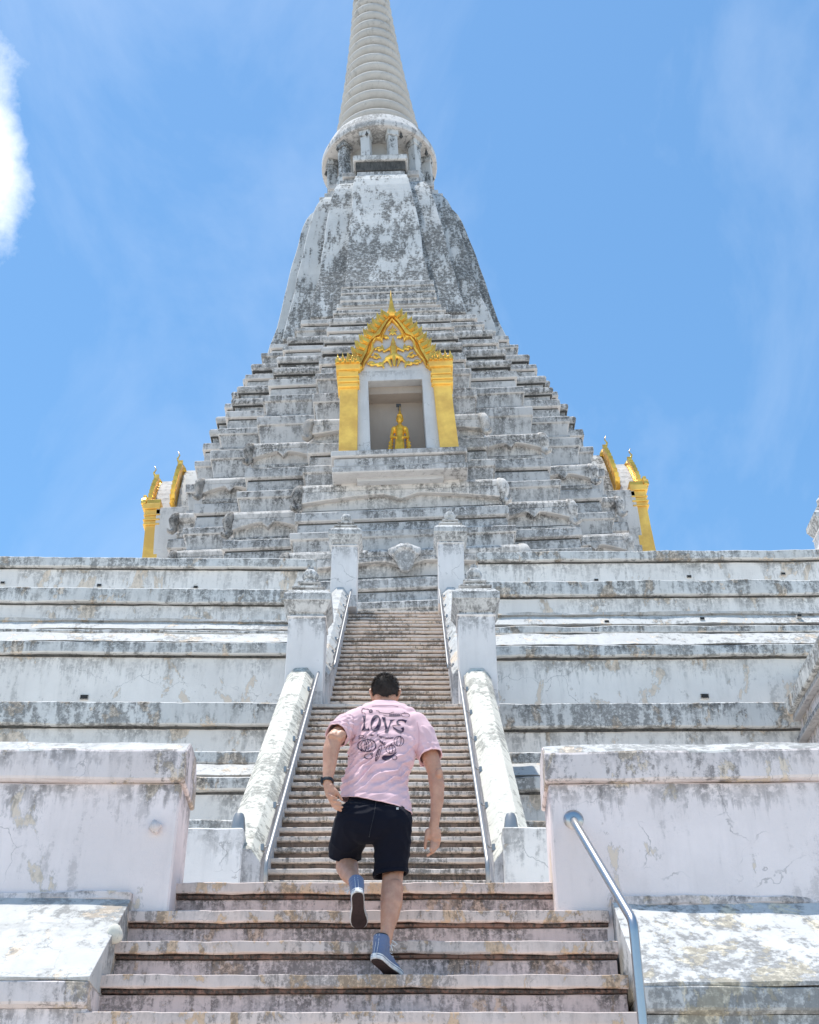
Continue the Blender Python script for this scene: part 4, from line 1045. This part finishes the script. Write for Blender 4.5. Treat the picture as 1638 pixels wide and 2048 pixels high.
# ---- print on the back of the shirt, laid onto its surface
bvh = BVHTree.FromPolygons([v.co + man.loc for v in sh.vertices], [tuple(p.vertices) for p in sh.polygons])
eye = Vector((0, 0, CZ))
def onshirt(zx, zy, off=.0028):
    px = 700 + zx / 10.92; py = 1400 + zy / 10.92
    d_ = (A_(px, py, 7.0) - eye).normalized(); hit, nn, i_, ds = bvh.ray_cast(eye, d_)
    if hit is None: return A_(px, py, 7.2)
    if nn.dot(d_) > 0: nn = -nn
    return hit + nn * off
def to_print(polys):
    bm = bmesh.new()
    for P in polys:
        vs = [bm.verts.new((x, y, 0)) for x, y in P]
        try: bm.faces.new(vs).normal_update()
        except ValueError: pass
    bmesh.ops.triangulate(bm, faces=bm.faces)
    for it in range(5):
        ed = [e for e in bm.edges if e.calc_length() > 26]
        if not ed: break
        bmesh.ops.subdivide_edges(bm, edges=ed, cuts=1); bmesh.ops.triangulate(bm, faces=bm.faces)
    for v in bm.verts: v.co = onshirt(v.co.x, v.co.y) - man.loc
    me = bpy.data.meshes.new('back_print'); bm.to_mesh(me); bm.free(); return me
def ribbon(pts, w=9):
    out = []; m_ = len(pts)
    for i in range(m_ - 1):
        (x0, y0), (x1, y1) = pts[i], pts[i + 1]; L = math.hypot(x1 - x0, y1 - y0) or 1; nx, ny = -(y1 - y0) / L * w / 2, (x1 - x0) / L * w / 2
        ex, ey = (x1 - x0) / L * w * .3, (y1 - y0) / L * w * .3
        out.append([(x0 + nx - ex, y0 + ny - ey), (x1 + nx + ex, y1 + ny + ey), (x1 - nx + ex, y1 - ny + ey), (x0 - nx - ex, y0 - ny - ey)])
    return out
def ell(cx, cy, rx, ry, rot=0, a0=0, a1=360, n=22):
    c_, s_ = math.cos(R(rot)), math.sin(R(rot)); o_ = []
    for i in range(n + 1):
        a = R(a0 + (a1 - a0) * i / n); x, y = rx * math.cos(a), ry * math.sin(a); o_.append((cx + x * c_ - y * s_, cy + x * s_ + y * c_))
    return o_
polys = [[(262, 352), (350, 345), (338, 420), (330, 500), (322, 560), (345, 620), (375, 640), (400, 620), (408, 598), (428, 675), (248, 678), (288, 600), (300, 520), (300, 430), (280, 385)],
         [(692, 375), (778, 385), (775, 430), (800, 560), (830, 640), (850, 560), (875, 480), (872, 437), (985, 432), (900, 495), (870, 560), (850, 650), (825, 722), (757, 722), (770, 650), (755, 560), (725, 450)],
         [(1240, 450), (1200, 525), (1180, 475), (1110, 460), (1055, 480), (1050, 515), (1112, 550), (1060, 552), (1012, 515), (1012, 470), (1060, 432), (1150, 425)],
         [(925, 562), (960, 600), (1040, 650), (1120, 680), (1140, 660), (1105, 625), (1165, 592), (1182, 640), (1165, 700), (1100, 737), (1040, 710), (950, 630)],
         [(690, 1250), (740, 1205), (860, 1210), (940, 1190), (1000, 1140), (1018, 1128), (1000, 1175), (930, 1240), (850, 1310), (770, 1330), (700, 1300)],
         [(210, 1075), (270, 1040), (272, 1130), (230, 1110)], [(410, 765), (470, 750), (525, 770), (470, 790)], [(300, 1230), (330, 1265), (420, 1290), (350, 1290), (295, 1260)]]
oo, oi = ell(562, 517, 112, 187, 6), ell(553, 515, 48, 150, 27)
polys += [[oo[i], oo[i + 1], oi[i + 1], oi[i]] for i in range(len(oo) - 1)]
lines = [[(1112, 552), (1020, 556), (930, 563)], ell(365, 1000, 205, 130), ell(365, 1000, 120, 128), ell(365, 1000, 45, 126), ell(450, 990, 105, 120), ell(280, 1005, 90, 118), [(350, 880), (390, 850), (430, 870), (470, 830)],
         ell(1065, 905, 105, 110, 8), ell(1065, 905, 45, 106, 8), ell(890, 1080, 105, 90), ell(890, 1080, 40, 88), [(880, 990), (905, 955), (920, 990), (960, 985)], [(1060, 800), (1100, 790), (1100, 830), (1130, 840)],
         ell(970, 1265, 50, 45), ell(620, 1160, 38, 190, 18), ell(600, 1200, 14, 140, 18), [(690, 940), (720, 900), (700, 960), (760, 930), (720, 990), (790, 960), (740, 1010), (760, 1050)], [(600, 880), (650, 870), (690, 920), (640, 900), (700, 960)],
         ell(400, 1230, 85, 55, 10), [(440, 1180), (500, 1170), (480, 1200)], ell(250, 800, 55, 22, -10), [(190, 845), (260, 850), (340, 830), (360, 770)],
         [(250, 240), (265, 200), (300, 185), (330, 205), (400, 205), (430, 230)], [(250, 240), (260, 285), (320, 290), (345, 320)], ell(455, 250, 35, 35, 0), ell(455, 250, 16, 34, 20), [(570, 240), (620, 245), (650, 280), (720, 290), (800, 305), (870, 300), (920, 275), (960, 270)],
         ell(1210, 335, 95, 42, 6), [(1170, 300), (1185, 280), (1200, 300)], [(730, 340), (800, 355), (900, 360), (1000, 360), (1110, 350)]]
for k in range(16): lines.append([(860 + k * 15, 355), (868 + k * 15, 300 + (k % 3) * 9)])
for L in lines: polys += ribbon(L, 12)
pm = to_print(polys)
# the small written word under LOVE
tcv = bpy.data.curves.new('word', 'FONT'); tcv.body = 'Vegetables'; tcv.size = 78; tcv.shear = .25; tcv.offset = 1.2
to = bpy.data.objects.new('word_tmp', tcv); COL.objects.link(to)
dg = bpy.context.evaluated_depsgraph_get(); wm = bpy.data.meshes.new_from_object(to.evaluated_get(dg)); bpy.data.objects.remove(to)
bm = bmesh.new(); bm.from_mesh(wm); xs = [v.co.x for v in bm.verts]; w_ = max(xs) or 1
for v in bm.verts:
    u = v.co.x / w_; X_ = 575 + u * 375; Y_ = 795 + 62 * math.sin(u * 2.2) * .9 + (8 if u > .5 else 0) - v.co.y * 1.0
    v.co = onshirt(X_, Y_) - man.loc
bm2 = bmesh.new(); bm2.from_mesh(pm); bm.to_mesh(wm); bm2.from_mesh(wm); bm2.to_mesh(pm); bm.free(); bm2.free(); bpy.data.meshes.remove(wm)
uvl = pm.uv_layers.new(name='drip')
pm.materials.clear(); pm.materials.append(PRINT); pr = bpy.data.objects.new('back_print', pm); COL.objects.link(pr); pr.parent = shirt
pr['label'] = 'dark purple print with the word LOVE above drawn vegetables'
# ---- shorts
caps = []
for (y, xl, xr, Y, rr) in ((1590, 706, 790, 7.24, .085), (1606, 700, 798, 7.23, .100), (1625, 691, 809, 7.215, .122), (1645, 686, 814, 7.195, .132)):
    rp = rr * 366 * .5; caps.append((A_(xl + rp, y, Y), A_(xr - rp, y, Y), rr * .66, rr * .66)); a = A_(xl + rp, y, Y); b = A_(xr - rp, y, Y); caps.append((a.lerp(b, .22), a.lerp(b, .42), rr * .93, rr * .93)); caps.append((a.lerp(b, .6), a.lerp(b, .8), rr * .93, rr * .93))
limb([((712, 1640, 7.20), .118), ((698, 1672, 7.30), .108), ((691, 1700, 7.40), .098), ((689, 1722, 7.50), .088)])
limb([((782, 1645, 7.20), .122), ((784, 1680, 7.245), .112), ((783, 1715, 7.285), .102), ((781, 1760, 7.33), .098)])
sr = blob(caps, .0065, 8, 'shorts')
cS = A_(689, 1713, 7.44); dS = (A_(690, 1722, 7.50) - A_(700, 1672, 7.30)).normalized(); dS = (dS + Vector((0, 0, -1.1))).normalized()
cut(sr, cS, dS, lambda c: c.x < A_(738, 1700, 7.3).x and c.z < A_(700, 1670, 7.3).z)
cS2 = A_(781, 1746, 7.27); dS2 = Vector((.12, .10, -1)).normalized()
cut(sr, cS2, dS2, lambda c: c.x > A_(742, 1700, 7.3).x and c.z < A_(700, 1690, 7.3).z)
displace(sr, lambda c_: noise.noise(c_ * 8) * .006 + ridge(c_.z * 40 + noise.noise(c_ * 6) * 5) ** 2 * .005)
shorts = link_mesh(sr, 'shorts', SHORT, man); so = shorts.modifiers.new('t', 'SOLIDIFY'); so.thickness = .004; so.offset = -1
for L in boundary_loops(sr):
    if len(L) < 25: continue
    L = L[::2]; n = len(L); pts = [(L[i - 1] + L[i] + L[(i + 1) % n]) / 3 for i in range(n)]; bands = MB(); base = 0; k = 6
    for i in range(n):
        t_ = (pts[(i + 1) % n] - pts[i - 1]).normalized(); a = t_.cross(Vector((0, .3, 1))).normalized(); b = a.cross(t_).normalized()
        bands.v += [pts[i] + Vector((0, 0, .012)) + a * (.008 * math.cos(2 * math.pi * j / k)) + b * (.018 * math.sin(2 * math.pi * j / k)) for j in range(k)]
    for i in range(n):
        for j in range(k):
            i2 = (i + 1) % n; j2 = (j + 1) % k; bands.f.append((base + i * k + j, base + i * k + j2, base + i2 * k + j2, base + i2 * k + j)); bands.m.append(0)
    bands.build('cuff', SHORT, shorts, smooth=True, drip=False, local=True)
bv2 = BVHTree.FromPolygons([v.co + man.loc for v in sr.vertices], [tuple(p.vertices) for p in sr.polygons])
d_ = (A_(795, 1617.5, 7.0) - eye).normalized(); hit = bv2.ray_cast(eye, d_)[0] or A_(795, 1617, 7.06)
m = MB(); m.box(hit.x - .007, hit.x + .007, hit.y - .005, hit.y - .002, hit.z - .006, hit.z + .006); tg = m.build('label_tag', RUB, shorts, drip=False)
# seams laid onto the cloth
def seam(bv, P, rad, name, mat, par):
    pts = []
    for (p, q_) in zip(P, P[1:]):
        for k in range(8):
            u = k / 8; d_ = (A_(p[0] * (1 - u) + q_[0] * u, p[1] * (1 - u) + q_[1] * u, 7.0) - eye).normalized(); h_ = bv.ray_cast(eye, d_)[0]
            if h_ is not None: pts.append(h_ - d_ * .0012)
    if len(pts) > 3: m = MB(); m.tube(pts, rad, 6); m.build(name, mat, par, smooth=True, drip=False)
SEAM = cloth_mat('navy_thread', (.009, .011, .02)); SEAMP = cloth_mat('pink_thread', (.62, .39, .43))
seam(bv2, [(752, 1604), (748, 1630), (741, 1660), (738, 1676)], .0022, 'seam', SEAM, shorts)
seam(bv2, [(770, 1611), (790, 1613), (803, 1618)], .0020, 'pocket_edge', SEAM, shorts)
seam(bv2, [(700, 1606), (718, 1606), (732, 1608)], .0020, 'pocket_edge', SEAM, shorts)
seam(bvh, [(706, 1430), (707, 1450), (704, 1470), (701, 1486)], .0018, 'sleeve_seam', SEAMP, shirt)
seam(bvh, [(834, 1442), (838, 1462), (838, 1485), (834, 1506)], .0018, 'sleeve_seam', SEAMP, shirt)
seam(bvh, [(744, 1412), (757, 1411), (771, 1411), (786, 1411), (798, 1413)], .0022, 'collar_seam', SEAMP, shirt)
# ---- hair
hm = MB(); 
def hair_ok(n_):  # direction on the head
    return True
rings = []; 
import itertools
HN = 40; HM = 26
for i in range(HM + 1):
    th = math.pi * i / HM; ring = []
    for j in range(HN):
        ph = 2 * math.pi * j / HN; dx, dy, dz = math.sin(th) * math.cos(ph), math.sin(th) * math.sin(ph), math.cos(th)
        ring.append(H + Vector((dx * .0815, dy * .102 - .002, dz * .098 + .006)) + Vector((dx, dy, dz)) * (.004 * noise.noise(Vector((dx, dy, dz)) * 9)))
    rings.append(ring)
hm.loft(rings[::-1])
hme = bake(hm, .006, 2, 'hair')
def clr(me, fn):
    bm = bmesh.new(); bm.from_mesh(me); bmesh.ops.delete(bm, geom=[v for v in bm.verts if fn(v.co)], context='VERTS'); bm.to_mesh(me); bm.free()
hl = A_(770, 1400, 7.38).z
clr(hme, lambda c: c.z < hl + .010 + .018 * max(0, (abs(c.x - H.x) - .035) / .04) + max(0, (c.y - H.y - .03)) * 1.2 + .004 * noise.noise(c * 60))
hair_pts = [(v.co.copy(), v.normal.copy()) for v in hme.vertices]
hair = link_mesh(hme, 'hair', HAIR, man)
stv = MB(); random.seed(3)
for q_ in range(5200):
    p, n_ = random.choice(hair_pts); p = p + Vector((random.uniform(-.004, .004), random.uniform(-.004, .004), random.uniform(-.004, .004)))
    if p.z > H.z + .2: continue
    up = max(0, (p.z - H.z + .02) / .1); Ln = random.uniform(.008, .012) + .016 * min(1, up)
    dr_ = (n_ * (.55 + .3 * up) + Vector((random.uniform(-.5, .5), random.uniform(-.3, .5), -.75 + .5 * up + random.uniform(-.3, .3)))).normalized()
    sd_ = dr_.cross(n_).normalized() * .0009; b_ = p - n_ * .001; md = b_ + dr_ * Ln * .55; tp = b_ + dr_ * Ln + Vector((0, 0, -.002))
    stv.add([b_ - sd_, b_ + sd_, md + sd_ * .8, tp, md - sd_ * .8], [(0, 1, 2, 3, 4)])
so_ = stv.build('hair_strands', HAIR, hair, drip=False); 
# ---- watch band
wp = A_(655.5, 1563, 7.093); wd = (A_(655, 1568, 7.09) - A_(658, 1535, 7.115)).normalized()
m = MB(); K = 24; rg = []
for (t_, rr) in ((-.0105, .0325), (-.011, .0355), (0, .0375), (.011, .0355), (.0105, .0325)):
    a = wd.cross(Vector((0, 1, 0))).normalized(); b = a.cross(wd).normalized()
    rg.append([wp + wd * t_ + a * rr * .98 * math.cos(2 * math.pi * k / K) + b * rr * math.sin(2 * math.pi * k / K) for k in range(K)])
m.loft(rg, cap=False); a = wd.cross(Vector((0, 1, 0))).normalized(); b = a.cross(wd).normalized()
fc = wp - Vector((1, .25, 0)).normalized() * .034
i0 = len(m.v); m.box(-.007, .005, -.015, .015, -.018, .018)
m.xf(Matrix.Translation(fc) @ Matrix(((1, 0, 0), (.25, 1, 0), (0, 0, 1))).to_4x4(), i0)
m.build('wrist_band', BLK, man, smooth=True, angle=R(40), drip=False)
# ---- shoes
def outline(k=1.0, dx=0.0):
    # right shoe sole outline, heel at y=0, toe at y=.295
    L = [(-.030, .004), (-.036, .03), (-.036, .08), (-.034, .13), (-.041, .18), (-.050, .215), (-.048, .25), (-.034, .28), (-.008, .296), (.020, .290), (.042, .265), (.049, .225), (.045, .18), (.034, .12), (.034, .06), (.034, .025), (.022, .002), (-.005, -.006)]
    cx, cy = 0, .145
    return [((x - cx) * k + cx + dx, (y - cy) * (1 - (1 - k) * .4) + cy) for x, y in L]
def smooth_loop(L, n=3):
    for _ in range(n):
        o_ = []
        for i in range(len(L)):
            a, b = L[i], L[(i + 1) % len(L)]; o_ += [(a[0] * .75 + b[0] * .25, a[1] * .75 + b[1] * .25), (a[0] * .25 + b[0] * .75, a[1] * .25 + b[1] * .75)]
        L = o_
        if len(L) > 60: break
    return L
def bend(v, tw):                         # toe spring
    y = max(0, v.y - .19); return Vector((v.x, v.y, v.z + tw * y * y))
def shoe(Mx, mirror, tw, shaft, nm):
    S_ = -1 if mirror else 1
    def fin(m): 
        m.v = [Mx @ bend(Vector((v.x * S_, v.y, v.z)), tw) for v in m.v]; return m
    base = [(Vector((0, .05, .055)), Vector((0, .10, .06)), .036, .037), (Vector((0, .10, .055)), Vector((.002, .17, .050)), .038, .034), (Vector((.0, .17, .044)), Vector((0, .235, .040)), .034, .031), (Vector((0, .235, .040)), Vector((-.002, .25, .040)), .031, .030),
            (Vector((-.012, .2, .034)), Vector((.014, .2, .034)), .032, .032), (Vector((0, .035, .04)), Vector((0, .045, .09)), .034, .036),
            (Vector((0, .05, .09)), Vector((0, .05, .09)) + shaft, .041, .043), (Vector((0, .08, .08)), Vector((0, .062, .09)) + shaft * .95, .038, .040)]
    bl = [(Mx @ bend(Vector((a.x * S_, a.y, a.z)), tw), Mx @ bend(Vector((b.x * S_, b.y, b.z)), tw), r1, r2) for a, b, r1, r2 in base]
    me = blob(bl, .0042, 4, 'shoe_upper')
    top = Mx @ (Vector((0, .055, .088)) + shaft * .93); dn = (Mx.to_3x3() @ shaft).normalized()
    cut(me, top, dn, None)
    displace(me, lambda c_: ridge(c_.z * 150 + noise.noise(c_ * 20) * 3) ** 2 * .0018 + noise.noise(c_ * 40) * .001)
    root = link_mesh(me, nm, CANV, man); so = root.modifiers.new('t', 'SOLIDIFY'); so.thickness = .003; so.offset = -1
    OL = smooth_loop(outline(1.0)); OI = smooth_loop(outline(.90)); n = len(OL)
    m = MB(); m.loft([[(x, y, .006) for x, y in OL], [(x * 1.03, y, .010) for x, y in OL], [(x * 1.03, y, .030) for x, y in OL], [(x * 1.0, y, .036) for x, y in OL]])
    fin(m).build('rubber_sole_edge', RUB, root, smooth=True, angle=R(40), drip=False)
    m = MB(); m.loft([[(x, y, 0) for x, y in OI], [(x, y, .0055) for x, y in OI]]); fin(m).build('outsole', SOLE, root, drip=False)
    m = MB(); m.loft([[(x * 1.038, y, .0245) for x, y in OL], [(x * 1.042, y, .0265) for x, y in OL], [(x * 1.038, y, .0285) for x, y in OL]], cap=False); fin(m).build('blue_line', CANV, root, drip=False)
    # white toe cap
    m = MB(); m.sph((0, .258, .038), .031, 10, (1.1, 1.0, .9)); fin(m).build('toe_cap', RUB, root, smooth=True, drip=False)
    # heel strip and stitch lines
    m = MB()
    for dx, w_ in ((-.0085, .0009), (.0085, .0009)):
        P = [Vector((dx, -.0005 + .002, .036)), Vector((dx, .0035, .06)), Vector((dx, .009, .09)) + shaft * 0, Vector((dx, .010, .09)) + shaft * .4, Vector((dx, .009, .088)) + shaft * .92]
        m.tube(P, w_ * 1.3, 6)
    m.box(-.011, .011, -.0065, .001, .010, .034)
    fin(m).build('heel_strip', RUB, root, drip=False)
    # laces
    m = MB()
    for k in range(6):
        y = .185 - k * .017; z = .083 + k * .010; m.tube([(-.020, y, z - .006), (0, y, z + .004), (.020, y, z - .006)], .0028, 6)
    c0 = Vector((.012, .085, .135))
    for sg in (1, .4):
        m.tube([c0, c0 + Vector((.03 * sg, .02, .012)), c0 + Vector((.055 * sg, .03, -.006)), c0 + Vector((.045 * sg, .02, -.022)), c0 + Vector((.015, .004, -.006))], .0026, 6)
    m.tube([c0, c0 + Vector((.035, -.0, -.03)), c0 + Vector((.045, .0, -.055))], .0026, 6)
    fin(m).build('lace', LACE, root, smooth=True, drip=False)
    if nm == 'raised_shoe' or True:
        m = MB(); m.tube([Vector((0, .052, .085)) + shaft * .7, Vector((0, .052, .085)) + shaft * 1.12], [.036, .0375], 16); fin(m).build('sock', SOCK, man, smooth=True, drip=False)
    return root
def frame(heel, toe, upv):
    y = (toe - heel).normalized(); x = y.cross(upv).normalized(); z = x.cross(y).normalized()
    return Matrix(((x.x, y.x, z.x, heel.x), (x.y, y.y, z.y, heel.y), (x.z, y.z, z.z, heel.z), (0, 0, 0, 1)))
hR = Vector((-.185, 7.035, 3.485)); tR = Vector((-.055, 7.30, 3.4335))
shoe(frame(hR, tR, Vector((0, 0, 1))), False, 0.0, Vector((0, .0, .065)), 'shoe')
hL = at(714.5, 1786, 7.02); tL = at(719, 1865, 7.30)
upL = (at(709, 1766, 7.15) - hL).normalized()
shoe(frame(hL, tL, at(712, 1740, 7.30) - hL), True, .5, Vector((.002, .012, .060)), 'shoe')
